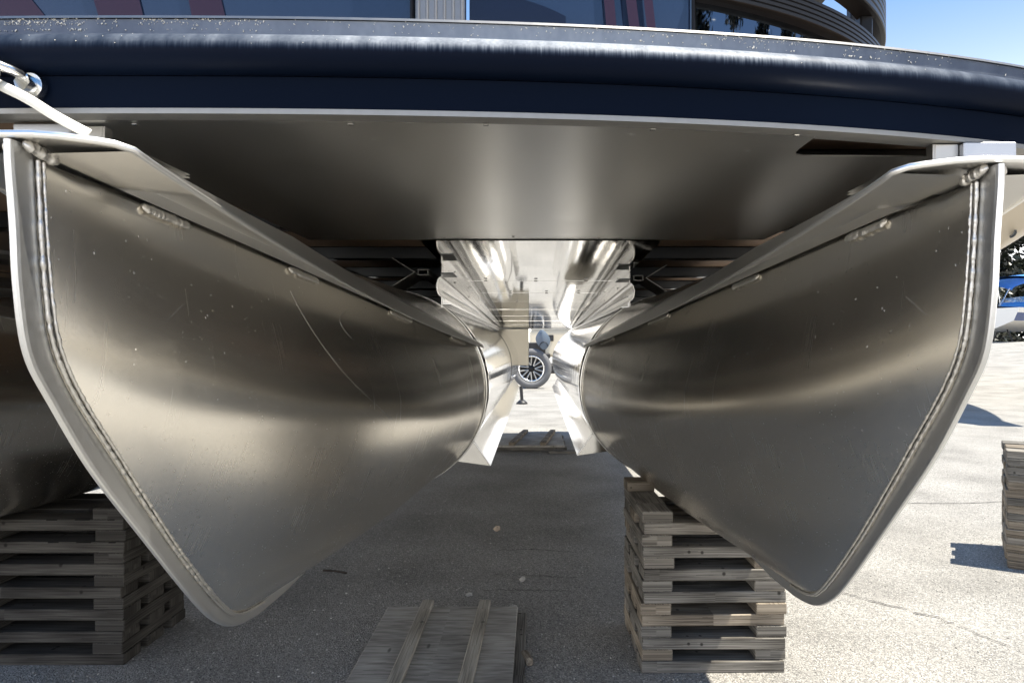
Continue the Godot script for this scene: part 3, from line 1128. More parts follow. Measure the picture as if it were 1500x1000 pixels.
func fence(boat: Node3D) -> void:
	var st := begin()
	fence_strip(st, -1.45, -0.005, 12, 0.40, 0.95, 0.0)
	fence_strip(st, 0.0, 23.6, 12, 0.40, 0.95, 0.0)
	var panel := part("fence", done(st), M.panel, boat)
	panel.set_meta("label", "glossy navy fence panels with dark slanted stripes above the bow rail")
	st = begin()
	fence_strip(st, 24.2, 90.0, 40, 0.40, 0.556, 0.0)
	fence_strip(st, 90.0, 94.0, 12, 0.40, 0.556, 0.0)
	part("dark_panel", done(st), M.black_glass, panel)
	# printed stripes, then a curved shadow painted on the panel
	for q in [[-0.80, -0.70, -0.13, 0.090], [-0.652, -0.60, -0.045, 0.075], [-0.522, -0.478, -0.02, 0.045]]:
		st = begin()
		st.set_smooth_group(FLAT)
		var lean: float = q[2]
		quad(st, V(q[0] + 0.02, 0.41, 1.027), V(q[0] + lean, 0.62, 1.027), V(q[0] + lean + q[3], 0.62, 1.027), V(q[1] + 0.03, 0.41, 1.027))
		part("stripe", done(st), M.stripe, panel)
	for q in [[0.108, 0.124, -0.012], [0.146, 0.162, -0.02], [0.172, 0.186, -0.018]]:
		st = begin()
		st.set_smooth_group(FLAT)
		var b0 := 0.018
		quad(st, V(q[0] + 0.006, 0.41, 1.024 + b0 * 1.4 - 0.008), V(q[0] + q[2], 0.62, 1.024 + b0 * 1.4 - 0.008), V(q[1] + q[2], 0.62, 1.026 + b0 * 1.4 - 0.008), V(q[1] + 0.006, 0.41, 1.026 + b0 * 1.4 - 0.008))
		part("stripe", done(st), M.stripe, panel)
	st = begin()
	st.set_smooth_group(FLAT)
	var curve := []
	for i in 13:
		curve.append(V(lerpf(-0.1, 0.045, i / 12.0), 0.53 - 0.035 * pow(i / 12.0, 2.2), 1.0265))
	for i in 12:
		quad(st, V(lerpf(-0.1, 0.045, i / 12.0), 0.41, 1.0265), curve[i], curve[i + 1], V(lerpf(-0.1, 0.045, (i + 1) / 12.0), 0.41, 1.0265))
	part("stripe", done(st), M.painted_shadow, panel)  # this one is a curved shadow drawn in dark colour
	# the ribbed post
	st = begin()
	abox(st, -0.178, -0.107, 0.405, 0.97, 1.006, 1.028, 0.002)
	var post := part("fence_post", done(st), M.post, panel)
	for i in 6:
		st = begin()
		var x := -0.175 + 0.0128 * i
		abox(st, x, x + 0.0036, 0.405, 0.97, 1.0025, 1.0085, 0.001)
		part("rib", done(st), M.post, post)
	st = begin()
	abox(st, -0.188, -0.182, 0.405, 0.97, 1.016, 1.03, 0.002)
	part("fence_post", done(st), M.rail_dark, panel)
	st = begin()
	var pp := fence_at(23.9)
	abox(st, pp.x - 0.003, pp.x + 0.003, 0.405, 0.97, pp.y - 0.008, pp.y + 0.01, 0.002)
	part("fence_post", done(st), M.rail_dark, panel)
	# grooved rails that sweep round the bow corner
	for q in [[0.566, 0.021, 24.2], [0.672, 0.036, 20.0], [0.95, 0.02, -1.45]]:
		st = begin()
		var h: float = q[1]
		var prof := []
		var steps := 5
		for k in steps:
			var y := -h + 2 * h * k / steps
			var e := 2 * h / steps
			prof.append(Vector2(0.019, y + e * 0.08))
			prof.append(Vector2(0.021, y + e * 0.2))
			prof.append(Vector2(0.021, y + e * 0.8))
			prof.append(Vector2(0.019, y + e * 0.92))
		prof.append(Vector2(0.012, h))
		prof.append(Vector2(-0.016, h))
		prof.append(Vector2(-0.02, 0))
		prof.append(Vector2(-0.016, -h))
		prof.append(Vector2(0.012, -h))
		fence_rail(st, q[2], 90.0, 60, q[0], prof)
		fence_rail(st, 90.0, 94.0, 8, q[0], prof)
		part("rail", done(st), M.rail_dark, panel)
	for f in [60.0, 89.0, 91.0, 92.5, 94.0]:
		st = begin()
		var p := fence_at(f)
		cbox(st, Transform3D(Basis(), V(p.x - 0.005, 0.67, p.y)), Vector3(0.025, 0.56, 0.025), 0.003)
		part("upright", done(st), M.rail_dark, panel)
	# port side and stern, so that the deck does not stand open
	st = begin()
	abox(st, MID - 1.06, MID - 1.03, 0.36, 0.95, 1.03, 6.3)
	abox(st, MID - 1.05, MID + 1.2, 0.36, 0.95, 6.3, 6.33)
	part("side_panel", done(st), M.panel, panel)

func tie(boat: Node3D) -> void:
	# tow eye with washer on the lower band, and the white strap tied to it
	var st := begin()
	var o := V(-0.618, 0.317, 0.842)
	rod(st, PackedVector3Array([o, o + Vector3(0, 0, 0.010)]), 0.0155, 24)
	var eye := part("tow_eye", done(st), M.bright, boat)
	st = begin()
	rod(st, PackedVector3Array([o + Vector3(0, 0, 0.008), o + Vector3(-0.002, 0.001, 0.020)]), 0.0115, 6)
	part("nut", done(st), M.bright, eye)
	st = begin()
	var path := PackedVector3Array()
	for i in 13:
		var a := PI * i / 12.0
		path.append(o + Vector3(-0.055 * (1 - cos(a)) / 2 * 1.6, 0.006 + 0.008 * sin(a), 0.012 + 0.045 * sin(a)))
	rod(st, path, 0.0058, 12)
	part("eye_rod", done(st), M.bright, eye)
	var strap := thing("white_strap", "frayed white strap tied round the tow eye at the left of the bow", "strap", V(-0.64, 0.33, 0.80))
	var at := strap.position
	var ribbon := func(called: String, pts: Array, w: float) -> void:
		var s2 := begin()
		var p2 := PackedVector3Array()
		for p in spline3(pts, 26):
			p2.append(p - at)
		var f := frames(p2, Vector3(0.15, 0.1, 1))
		sweep(s2, p2, [Vector2(-w, -0.0009), Vector2(0, -0.0018), Vector2(w, -0.0009), Vector2(w, 0.0009), Vector2(0, 0.0018), Vector2(-w, 0.0009)], f[0], f[1])
		part(called, done(s2), M.strap, strap)
	ribbon.call("loose_end", [V(-0.655, 0.318, 0.82), V(-0.630, 0.306, 0.808), V(-0.60, 0.291, 0.806), V(-0.57, 0.272, 0.81), V(-0.538, 0.2545, 0.822)], 0.006)
	ribbon.call("loop", [V(-0.648, 0.338, 0.812), V(-0.640, 0.318, 0.802), V(-0.644, 0.292, 0.80), V(-0.646, 0.268, 0.806), V(-0.665, 0.256, 0.812)], 0.0085)
	ribbon.call("loop", [V(-0.672, 0.352, 0.80), V(-0.652, 0.344, 0.792), V(-0.640, 0.330, 0.792), V(-0.648, 0.312, 0.796), V(-0.67, 0.306, 0.80)], 0.008)

func spline3(pts: Array, n: int) -> PackedVector3Array:
	var out := PackedVector3Array()
	for i in n:
		var k := float(i) / (n - 1) * (pts.size() - 1)
		var j := mini(int(k), pts.size() - 2)
		var a: Vector3 = pts[maxi(j - 1, 0)]
		var b: Vector3 = pts[j]
		var c: Vector3 = pts[j + 1]
		var d: Vector3 = pts[mini(j + 2, pts.size() - 1)]
		out.append(b.cubic_interpolate(c, a, d, k - j))
	return out

# ---------------------------------------------------------------- cribs of crossed timber
func timber(parent: Node3D, size: Vector3, at: Vector3) -> void:
	var variant := rng.randi() % 4
	var o := part("timber", box_mesh(size, 0.0022, variant), M.timber[woods[rng.randi() % woods.size()]], parent)
	o.position = at + Vector3(rng.randf_range(-0.004, 0.004), 0, rng.randf_range(-0.004, 0.004))
	o.rotation.y = rng.randf_range(-0.012, 0.012)
	if rng.randf() < 0.5:
		o.rotate_object_local(Vector3(1, 0, 0) if size.x > size.z else Vector3(0, 0, 1), PI)

# w along x, depth along z; odd courses run across, even ones along; extra adds chocks at one end
var woods := [0, 1, 2]
func crib(label: String, x0: float, x1: float, d0: float, d1: float, courses: int, yaw: float, across_count: int, chock := 0) -> void:
	var h := 0.031
	var o := thing("timber_crib", label, "timber stack", Vector3((x0 + x1) / 2, 0, -(d0 + d1) / 2), "cribs of crossed grey timber")
	o.rotation.y = yaw
	var w := x1 - x0
	var dp := d1 - d0
	var board := 0.083
	for k in courses:
		var y := h * (k + 0.5)
		var thick := h - 0.0005
		if k % 2 == 0:
			for j in 3:
				timber(o, Vector3(w, thick, board), Vector3(0, y, dp / 2 - board / 2 - j * (dp - board) / 2))
		else:
			for j in across_count:
				timber(o, Vector3(board, thick, dp), Vector3(-w / 2 + board / 2 + j * (w - board) / (across_count - 1), y, 0))
	if chock != 0:
		var y := h * (courses + 0.5)
		timber(o, Vector3(board, h - 0.001, dp), Vector3(chock * (w / 2 - board / 2), y, 0))
		timber(o, Vector3(board, h - 0.001, board), Vector3(chock * (w / 2 - board / 2), y + h, -dp / 2 + board / 2))

# ---------------------------------------------------------------- ground
func ground_height(x: float, d: float) -> float:
	return 1.04 * smoothstep(4.0, 19.0, x) * smoothstep(6.0, 26.0, d)

func ground() -> void:
	var xs := [-400.0, -150.0, -60.0, -25.0, -10.0]
	for i in range(-6, 41):
		xs.append(float(i))
	xs.append_array([50.0, 80.0, 150.0, 400.0])
	var ds := [-400.0, -150.0, -60.0, -25.0, -8.0]
	for i in range(-2, 45):
		ds.append(float(i))
	ds.append_array([60.0, 100.0, 180.0, 400.0])
	var st := begin()
	st.set_smooth_group(SMOOTH)
	for i in xs.size() - 1:
		for j in ds.size() - 1:
			var c := []
			for q in [[i, j], [i, j + 1], [i + 1, j + 1], [i + 1, j]]:
				c.append(Vector3(xs[q[0]], ground_height(xs[q[0]], ds[q[1]]), -ds[q[1]]))
			for t in [[0, 1, 2], [0, 2, 3]]:
				for k in t:
					st.set_uv(Vector2(c[k].x, c[k].z))
					st.set_uv2(Vector2(c[k].x, c[k].z) * 0.23)
					st.add_vertex(c[k])
	struct("ground", done(st), M.tarmac)
	# loose chips of stone
	rng.seed = 77
	st = begin()
	cbox(st, Transform3D(), Vector3(1, 0.6, 0.8), 0.25)
	var mm := MultiMesh.new()
	mm.transform_format = MultiMesh.TRANSFORM_3D
	mm.use_colors = true
	mm.mesh = done(st)
	mm.instance_count = 9000
	for i in 9000:
		var d := 1.3 + 4.2 * pow(rng.randf(), 1.6)
		var x := rng.randf_range(-0.85, 0.85) * d
		var size := 0.0022 + 0.0045 * pow(rng.randf(), 2.5)
		var b := Basis.from_euler(Vector3(rng.randf() * TAU, rng.randf() * TAU, rng.randf() * TAU)).scaled(Vector3.ONE * size)
		mm.set_instance_transform(i, Transform3D(b, Vector3(x, size * 0.12, -d)))
		var v := rng.randf_range(0.16, 0.5)
		mm.set_instance_color(i, Color(v, v * 0.965, v * 0.89))
	var chips := MultiMeshInstance3D.new()
	chips.name = "stone_chips"
	chips.multimesh = mm
	var cm := plain(1, 1, 1, 0.9)
	cm.vertex_color_use_as_albedo = true
	chips.material_override = cm
	chips.set_meta("kind", "stuff")
	tag(chips, "loose pale chips of stone on the tarmac", "gravel")
	add_child(chips)
	# cracks: thin crooked strips
	for q in [[V(0.98, 0, 2.55), V(1.30, 0, 2.20), V(1.42, 0, 1.90), 0.008, 3], [V(1.25, 0, 3.9), V(2.2, 0, 3.8), V(3.4, 0, 3.9), 0.008, 5], [V(-0.16, 0, 2.93), V(0.0, 0, 2.94), V(0.17, 0, 2.90), 0.006, 7], [V(-0.16, 0, 2.62), V(0.02, 0, 2.60), V(0.16, 0, 2.58), 0.005, 8], [V(-0.2, 0, 2.45), V(-0.05, 0, 2.45), V(0.12, 0, 2.44), 0.006, 9]]:
		rng.seed = q[4]
		st = begin()
		st.set_smooth_group(FLAT)
		var prev := Vector3.ZERO
		var pw := 0.0
		for i in 41:
			var t := i / 40.0
			var p: Vector3 = (q[0] as Vector3).lerp(q[1], t * 2) if t < 0.5 else (q[1] as Vector3).lerp(q[2], t * 2 - 1)
			p.y = 0.004
			p += Vector3(rng.randf_range(-1, 1), 0, rng.randf_range(-1, 1)) * 0.008
			var wd: float = q[3] * rng.randf_range(0.25, 0.7) * (1.0 - absf(t - 0.5))
			if i:
				quad(st, prev + Vector3(0, 0, pw), p + Vector3(0, 0, wd), p - Vector3(0, 0, wd), prev - Vector3(0, 0, pw))
			prev = p
			pw = wd
		struct("ground_crack", done(st), M.crack)
	# a few single stones and bits of bark
	for q in [[-0.185, 3.25, 0.028, 0, "tan stone lying alone in the shade, farthest of the loose stones"], [-0.05, 2.555, 0.020, 1, "white stone on the dark scuffs beyond the plywood board"], [-0.235, 2.40, 0.016, 1, "small white stone left of the scuffs, beyond the board"], [-0.075, 2.275, 0.020, 1, "white stone at the far right corner of the plywood board"]]:
		st = begin()
		rng.seed = int(q[1] * 100)
		var rows := []
		for i in 9:
			var a := PI * i / 8
			var row := PackedVector3Array()
			for j in 13:
				var b := TAU * (j % 12) / 12
				var r: float = q[2] * 0.5 * (1 + 0.25 * sin(b * 2 + q[1] * 9) + 0.18 * sin(b * 3 + a * 4))
				row.append(Vector3(sin(a) * cos(b) * r * 1.3, cos(a) * r * 0.8 + q[2] * 0.36, sin(a) * sin(b) * r))
			rows.append(row)
		sheet(st, rows, [], false, FLAT)
		var s := part(numbered("stone"), done(st), M.stone_warm if q[3] == 0 else M.stone, self)
		s.position = Vector3(q[0], 0, -q[1])
		tag(s, q[4], "stone")
	for q in [[-0.78, 2.66, 0.10, 0.3, "dark twig lying on the shaded tarmac, the nearer of two under the left pontoon"], [-0.93, 3.8, 0.14, 0.05, "thin dark twig lying on the shaded tarmac, the farther of two under the left pontoon"]]:
		st = begin()
		var p: Vector3 = Vector3.ZERO
		var pts := PackedVector3Array()
		for i in 6:
			pts.append(p + Vector3(-q[2] / 2 + q[2] * i / 5.0, 0.005, q[3] * q[2] * (i / 5.0) * (i / 5.0)))
		rod(st, pts, 0.004, 6)
		var tw := part(numbered("twig"), done(st), M.twig, self)
		tw.position = Vector3(q[0], 0, -q[1])
		tag(tw, q[4], "twig")

# ---------------------------------------------------------------- boards lying about
func boards() -> void:
	var o := thing("plywood_board", "weathered plywood board with two battens lying on the tarmac in front", "board", V(-0.26, -EYE, 1.81))
	var st := begin()
	cbox(st, Transform3D(Basis(), Vector3(0.0, 0.010, 0.02)), Vector3(0.46, 0.014, 0.84), 0.002)
	part("lower_sheet", done(st), M.timber[2], o)
	st = begin()
	cbox(st, Transform3D(Basis(), Vector3(-0.012, 0.0205, 0.0)), Vector3(0.425, 0.011, 0.86), 0.002)
	part("top_sheet", done(st), M.plywood, o)
	for q in [[-0.095, 0.055], [0.085, 0.075]]:
		var b := part("batten", box_mesh(Vector3(0.036, 0.017, 0.90), 0.002, 1), M.timber[4], o)
		b.position = Vector3(q[0], 0.0342, 0.005)
		b.rotation.y = -q[1] * 0.9 + 0.05
	st = begin()
	cbox(st, Transform3D(Basis(Vector3.UP, 0.3), Vector3(0.26, 0.012, 0.0)), Vector3(0.02, 0.022, 0.06), 0.004)
	var chip := part(numbered("wood_chip"), done(st), M.timber[1], self, Transform3D(Basis(), V(-0.285, -EYE, 1.9)))
	tag(chip, "short brown offcut of wood beside the plywood board", "offcut")
	# the flat pallet far under the stern
	var p := thing("pallet", "low grey board with two battens lying on the tarmac under the stern", "pallet", V(-0.05, -EYE, 6.1))
	for k in 3:
		var b := part("bearer", box_mesh(Vector3(0.62, 0.03, 0.05), 0.003, k), M.timber[2], p)
		b.position = Vector3(0, 0.015, -0.35 + 0.35 * k)
	var sheet_ := part("top_sheet", box_mesh(Vector3(0.58, 0.018, 0.80), 0.003, 1), M.plywood, p)
	sheet_.position = Vector3(0, 0.0395, 0)
	for k in 2:
		var b := part("batten", box_mesh(Vector3(0.05, 0.03, 0.86), 0.003, k), M.timber[1], p)
		b.position = Vector3(-0.10 + 0.26 * k, 0.064, 0)
		b.rotation.y = -0.12
	var q := thing("loose_slat", "broken grey slat lying beside the far pallet", "slat", V(0.28, -EYE, 5.6))
	part("plank", box_mesh(Vector3(0.35, 0.02, 0.08), 0.003, 2), M.timber[2], q).position = Vector3(0, 0.01, 0)

# ---------------------------------------------------------------- what stands far off
func lathe(st: SurfaceTool, prof: Array, axis: Vector3, at: Vector3, n := 32) -> void:     # prof: (along axis, radius)
	var u := axis.cross(Vector3(0.3, 0.9, 0.2)).normalized()
	var v := axis.cross(u).normalized()
	var rows := []
	for p in prof:
		var row := PackedVector3Array()
		for i in n + 1:
			var a := TAU * i / n
			row.append(at + axis * p.x + (u * cos(a) + v * sin(a)) * p.y)
		rows.append(row)
	sheet(st, rows)

func wheel(parent: Node3D, called: String, at: Vector3, r: float, w: float) -> void:
	var st := begin()
	var z := Vector3(0, 0, 1)
	lathe(st, [Vector2(w * 0.32, r * 0.66), Vector2(w * 0.46, r * 0.70), Vector2(w * 0.52, r * 0.82), Vector2(w * 0.45, r * 0.96), Vector2(w * 0.32, r), Vector2(-w * 0.32, r), Vector2(-w * 0.45, r * 0.96), Vector2(-w * 0.5, r * 0.8), Vector2(-w * 0.4, r * 0.66)], z, at, 48)
	var tyre := part(called, done(st), M.tyre, parent)
	st = begin()
	lathe(st, [Vector2(w * 0.30, r * 0.67), Vector2(w * 0.42, r * 0.66), Vector2(w * 0.42, r * 0.59), Vector2(w * 0.28, r * 0.57), Vector2(0.0, r * 0.55)], z, at, 48)
	part("rim", done(st), M.bright, tyre)
	st = begin()
	lathe(st, [Vector2(0.0, r * 0.56), Vector2(0.0, 0.001)], z, at, 32)
	part("barrel", done(st), M.black, tyre)
	st = begin()
	for i in 16:
		var a := TAU * i / 16
		rod(st, PackedVector3Array([at + Vector3(cos(a) * r * 0.625, sin(a) * r * 0.625, w * 0.40), at + Vector3(cos(a) * r * 0.625, sin(a) * r * 0.625, w * 0.46)]), r * 0.028, 8)
	part("rim_bolt", done(st), M.bright, tyre)
	for i in 7:
		st = begin()
		var a := TAU * i / 7
		for s in [-0.24, 0.24]:
			bar(st, at + Vector3(cos(a) * r * 0.14, sin(a) * r * 0.14, w * 0.30), at + Vector3(cos(a + s) * r * 0.58, sin(a + s) * r * 0.58, w * 0.36), r * 0.042, 6)
		part("spoke", done(st), M.dull, tyre)
	st = begin()
	lathe(st, [Vector2(w * 0.2, r * 0.18), Vector2(w * 0.38, r * 0.16), Vector2(w * 0.40, 0.001)], z, at, 20)
	part("hub", done(st), M.rail_dark, tyre)

func far_things() -> void:
	# trailer whose wheel shows between the pontoons
	var t := thing("boat_trailer", "dark trailer with a big spoked wheel seen between the pontoons", "trailer", V(0, -EYE, 14.0))
	wheel(t, "wheel", Vector3(-0.09, 0.41, 0.0), 0.41, 0.28)
	var st := begin()
	var rows := []
	for i in 9:          # swept fender leaf over the wheel
		var f := i / 8.0
		var half := 0.15 * sin(PI * clampf(f * 0.85 + 0.08, 0, 1))
		var y := 0.80 + 0.40 * f
		rows.append(PackedVector3Array([Vector3(0.17 - half - 0.05 * f, y, 0.10), Vector3(0.17 - 0.05 * f, y, 0.17), Vector3(0.17 + half - 0.05 * f, y, 0.10)]))
	sheet(st, rows)
	var fe := part("fender", done(st), M.fender, t)
	st = begin()
	var loop := PackedVector3Array()
	for i in 15:
		var a := PI * i / 14
		loop.append(Vector3(0.16 + cos(a) * 0.085, 0.86 + sin(a) * 0.09, 0.17))
	rod(st, loop, 0.008, 6)
	part("bead", done(st), M.rail_dark, fe)
	st = begin()
	cbox(st, Transform3D(Basis(), Vector3(-1.6, 0.62, -0.25)), Vector3(3.6, 0.12, 0.1), 0.01)
	cbox(st, Transform3D(Basis(), Vector3(-1.6, 0.62, -1.75)), Vector3(3.6, 0.12, 0.1), 0.01)
	cbox(st, Transform3D(Basis(), Vector3(-0.1, 0.41, -0.9)), Vector3(0.09, 0.09, 1.9), 0.01)
	cbox(st, Transform3D(Basis(), Vector3(-0.05, 0.8, -0.25)), Vector3(0.5, 0.3, 0.25), 0.02)
	part("chassis", done(st), M.black, t)
	# jack stand
	var j := thing("jack_stand", "short dark jack stand standing on the sunlit tarmac before the wheel", "jack stand", V(-0.21, -EYE, 10.3))
	st = begin()
	lathe(st, [Vector2(0, 0.001), Vector2(0, 0.085), Vector2(0.02, 0.085), Vector2(0.06, 0.04), Vector2(0.062, 0.001)], Vector3.UP, Vector3.ZERO, 20)
	part("foot", done(st), M.black, j)
	st = begin()
	bar(st, Vector3(0, 0.05, 0), Vector3(-0.015, 0.27, 0), 0.025, 12)
	part("post", done(st), M.black, j)
	# cream camper behind
	var c := thing("camper", "cream camper with a dark window parked beyond the trailer", "camper", V(0.9, -EYE, 21.5))
	st = begin()
	cbox(st, Transform3D(Basis(), Vector3(0.6, 0.95, -1.1)), Vector3(3.4, 0.84, 2.0), 0.06)
	part("body", done(st), M.cream, c)
	st = begin()
	cbox(st, Transform3D(Basis(), Vector3(0.6, 1.78, -1.1)), Vector3(3.44, 0.8, 2.05), 0.08)
	part("upper_body", done(st), M.white, c)
	st = begin()
	cbox(st, Transform3D(Basis(), Vector3(-0.45, 1.12, -0.08)), Vector3(0.22, 0.2, 0.05), 0.01)
	part("window", done(st), M.black, c)
	st = begin()
	cbox(st, Transform3D(Basis(), Vector3(0.4, 0.14, -1.0)), Vector3(3.0, 0.28, 1.8), 0.04)
	part("chassis", done(st), M.black, c)
	st = begin()
	cbox(st, Transform3D(Basis(), Vector3(-0.65, 0.56, 0.1)), Vector3(0.4, 0.2, 0.3), 0.05)
	part("battery_box", done(st), M.black, c)

func hull_rows(stations: int, length: float, beam: float, keel: Callable, chine: Callable, sheer: Callable, fine: float) -> Array:
	var out := []
	for i in stations + 1:
		var u := float(i) / stations
		var b: float = beam * (1.0 - pow(1.0 - clampf(u * 1.6, 0, 1), fine))
		out.append([Vector3(0, keel.call(u), -length * u), Vector3(b * 0.82, chine.call(u), -length * u), Vector3(b, sheer.call(u), -length * u)])
	return out

func neighbour_boats() -> void:
	# beige hull whose bow overhangs at the far right
	var o := thing("beige_motorboat", "beige fibreglass motorboat hull rising behind the right pontoon", "boat", V(6.8, -EYE, 7.0))
	var rows := hull_rows(48, 13.0, 1.7, func(u): return EYE - 0.75 + 3.42 * exp(-u * 13.0 / 6.96), func(u): return EYE + 0.75 + 2.35 * exp(-u * 2.6), func(u): return EYE + 2.4 + 1.2 * exp(-u * 2.0), 2.4)
	for k in 2:
		var st := begin()
		for side in [-1.0, 1.0]:
			var sh := []
			for r in rows:
				var a: Vector3 = r[k]
				var b: Vector3 = r[k + 1]
				sh.append(PackedVector3Array([Vector3(a.x * side, a.y, a.z), Vector3(b.x * side, b.y, b.z)]))
			sheet(st, sh, [], side > 0, SMOOTH)
		part("hull_bottom" if k == 0 else "hull_side", done(st), M.beige, o)
	var st := begin()
	for side in [-1.0, 1.0]:
		var sh := []
		for r in rows:
			sh.append(PackedVector3Array([Vector3(r[2].x * side, r[2].y, r[2].z), Vector3(0, r[2].y + 0.12, r[2].z)]))
		sheet(st, sh)
	part("deck", done(st), M.gelcoat, o)
	st = begin()
	var loop := PackedVector3Array()
	for i in 11:
		var a := PI * i / 10
		loop.append(Vector3(-0.03, EYE + 1.62 + cos(a) * 0.07, -2.72 + sin(a) * 0.10))
	rod(st, loop, 0.022, 8)
	part("bow_eye", done(st), M.dark_bar, o)
	st = begin()
	cbox(st, Transform3D(Basis(), Vector3(0, 0.29, -11.5)), Vector3(0.8, 0.58, 0.8), 0.01)
	part("keel_block", done(st), M.timber[0], o)
	# white and blue bowrider across the lot
	var gx := 19.6
	var gd := 27.0
	var b := thing("bowrider", "white bowrider with blue canopy and blue stripe parked across the lot", "boat", Vector3(gx, ground_height(gx, gd), -gd))
	b.rotation.y = deg_to_rad(118)
	var pick := [0.42, 0.80, 1.18]
	rows = hull_rows(24, 6.0, 1.1, func(u): return 0.36 + 0.75 * exp(-u * 6.0), func(u): return 0.75 + 0.35 * exp(-u * 5.0), func(u): return 1.22 + 0.12 * exp(-u * 3.0), 2.2)
	for k in 3:
		st = begin()
		for side in [-1.0, 1.0]:
			var sh := []
			for r in rows:
				var a: Vector3 = r[mini(k, 1)]
				var c: Vector3 = r[mini(k, 1) + 1]
				if k == 1:
					c = a.lerp(c, 0.62)
				elif k == 2:
					a = a.lerp(c, 0.62)
				sh.append(PackedVector3Array([Vector3(a.x * side, a.y, a.z + 3), Vector3(c.x * side, c.y, c.z + 3)]))
			sheet(st, sh, [], side > 0)
		part(["hull_bottom", "blue_stripe", "hull_side"][k], done(st), [M.gelcoat, M.hull_blue, M.gelcoat][k], b)
	st = begin()
	for side in [-1.0, 1.0]:
		var sh := []
		for r in rows:
			sh.append(PackedVector3Array([Vector3(r[2].x * side, r[2].y, r[2].z + 3), Vector3(0, r[2].y + 0.10, r[2].z + 3)]))
		sheet(st, sh)
	st.set_smooth_group(FLAT)
	var last: Array = rows[rows.size() - 1]
	quad(st, Vector3(-last[2].x, last[2].y, -3), Vector3(last[2].x, last[2].y, -3), Vector3(last[1].x, last[1].y, -3), Vector3(-last[1].x, last[1].y, -3))
	tri(st, Vector3(-last[1].x, last[1].y, -3), Vector3(last[1].x, last[1].y, -3), Vector3(0, last[0].y, -3))
	part("foredeck", done(st), M.gelcoat, b)
	st = begin()
	cbox(st, Transform3D(Basis(), Vector3(0, 1.42, 0.4)), Vector3(1.9, 0.30, 1.6), 0.08)
	part("cockpit_cover", done(st), M.canvas, b)
	st = begin()
	st.set_smooth_group(FLAT)
	quad(st, Vector3(-0.9, 1.3, 1.4), Vector3(0.9, 1.3, 1.4), Vector3(0.75, 1.85, 0.7), Vector3(-0.75, 1.85, 0.7))
	for side in [-1.0, 1.0]:
		quad(st, Vector3(0.9 * side, 1.3, 1.4), Vector3(0.75 * side, 1.85, 0.7), Vector3(0.8 * side, 1.7, -0.6), Vector3(0.98 * side, 1.3, -0.6))
	part("windshield", done(st), M.pane, b)
	st = begin()
	rows = []
	for i in 13:
		var a := PI * i / 12
		var row := PackedVector3Array()
		for k in 5:
			row.append(Vector3(-cos(a) * 1.0, 2.35 + sin(a) * 0.28 - 0.06 * absf(k - 2), -1.6 + k * 0.55))
		rows.append(row)
	sheet(st, rows)
	var under := []
	for r in rows:
		var row := PackedVector3Array()
		for p in r:
			row.append(p + Vector3(0, -0.10, 0))
		under.append(row)
	sheet(st, under, [], true)
	part("canopy", done(st), M.canvas, b)
	for side in [-1.0, 1.0]:
		st = begin()
		bar(st, Vector3(side, 2.3, -1.5), Vector3(side * 0.95, 1.3, -0.5), 0.018, 6)
		bar(st, Vector3(side, 2.3, 0.5), Vector3(side * 0.95, 1.3, -0.5), 0.018, 6)
		bar(st, Vector3(side, 2.3, -0.5), Vector3(side * 0.95, 1.3, -0.3), 0.018, 6)
		part("canopy_frame", done(st), M.bright, b)
	st = begin()
	for z in [1.2, -2.0]:
		for s in [-0.35, 0.35]:
			bar(st, Vector3(s * 0.4, 0.5, z), Vector3(s, 0.0, z), 0.03, 6)
		bar(st, Vector3(-0.3, 0.14, z), Vector3(0.3, 0.14, z), 0.02, 6)
	part("stand", done(st), M.black, b)

func tree(label: String, at: Vector3, h: float, w: float, kind: int, seed_: int, leaves: int, leaf: float, group: String) -> void:
	rng.seed = seed_
	var o := thing("conifer", label, "tree", at, group)
	var st := begin()
	var trunk := PackedVector3Array()
	for i in 7:
		trunk.append(Vector3(0.15 * sin(i * 1.3 + seed_), h * 0.93 * i / 6, 0.12 * cos(i * 1.7)))
	var f := frames(trunk, Vector3(0.2, 0.1, 1))
	sweep(st, trunk, ring(9, 1.0), f[0], f[1], true, SMOOTH, true, func(i: int, _j: int, q: Vector2) -> Vector2: return q * (0.02 + h * 0.022 * (1.0 - i / 6.5)))
	var boughs := []
	for i in 46:
		var y := h * (0.04 + 0.94 * pow(rng.randf(), 1.15))
		var a := rng.randf() * TAU
		var reach := w * (1.0 - y / h) * rng.randf_range(0.55, 1.1) + 0.25
		var tip := Vector3(cos(a) * reach, y - reach * 0.12 + 0.2, sin(a) * reach)
		boughs.append([Vector3(0, y, 0), tip])
		if i < 24:
			bar(st, Vector3(0, y, 0), tip, 0.02 + 0.004 * reach, 5)
	part("trunk", done(st), M.bark, o)
	st = begin()
	st.set_smooth_group(FLAT)
	for i in leaves:
		var b: Array = boughs[rng.randi() % boughs.size()]
		var t := pow(rng.randf(), 0.6)
		var p: Vector3 = (b[0] as Vector3).lerp(b[1], t)
		p += Vector3(rng.randfn(0, 1), rng.randfn(0, 1) * 0.6 - 0.25, rng.randfn(0, 1)) * (0.10 + 0.11 * w)
		var q := Basis.from_euler(Vector3(rng.randf() * TAU, rng.randf() * TAU, rng.randf() * TAU))
		var s := leaf * rng.randf_range(0.6, 1.4)
		quad(st, p + q * Vector3(-s, 0, 0), p + q * Vector3(0, s * 0.35, 0), p + q * Vector3(s, 0, 0), p + q * Vector3(0, -s * 0.35, 0))
	part("crown", done(st), M.leaf[kind], o)

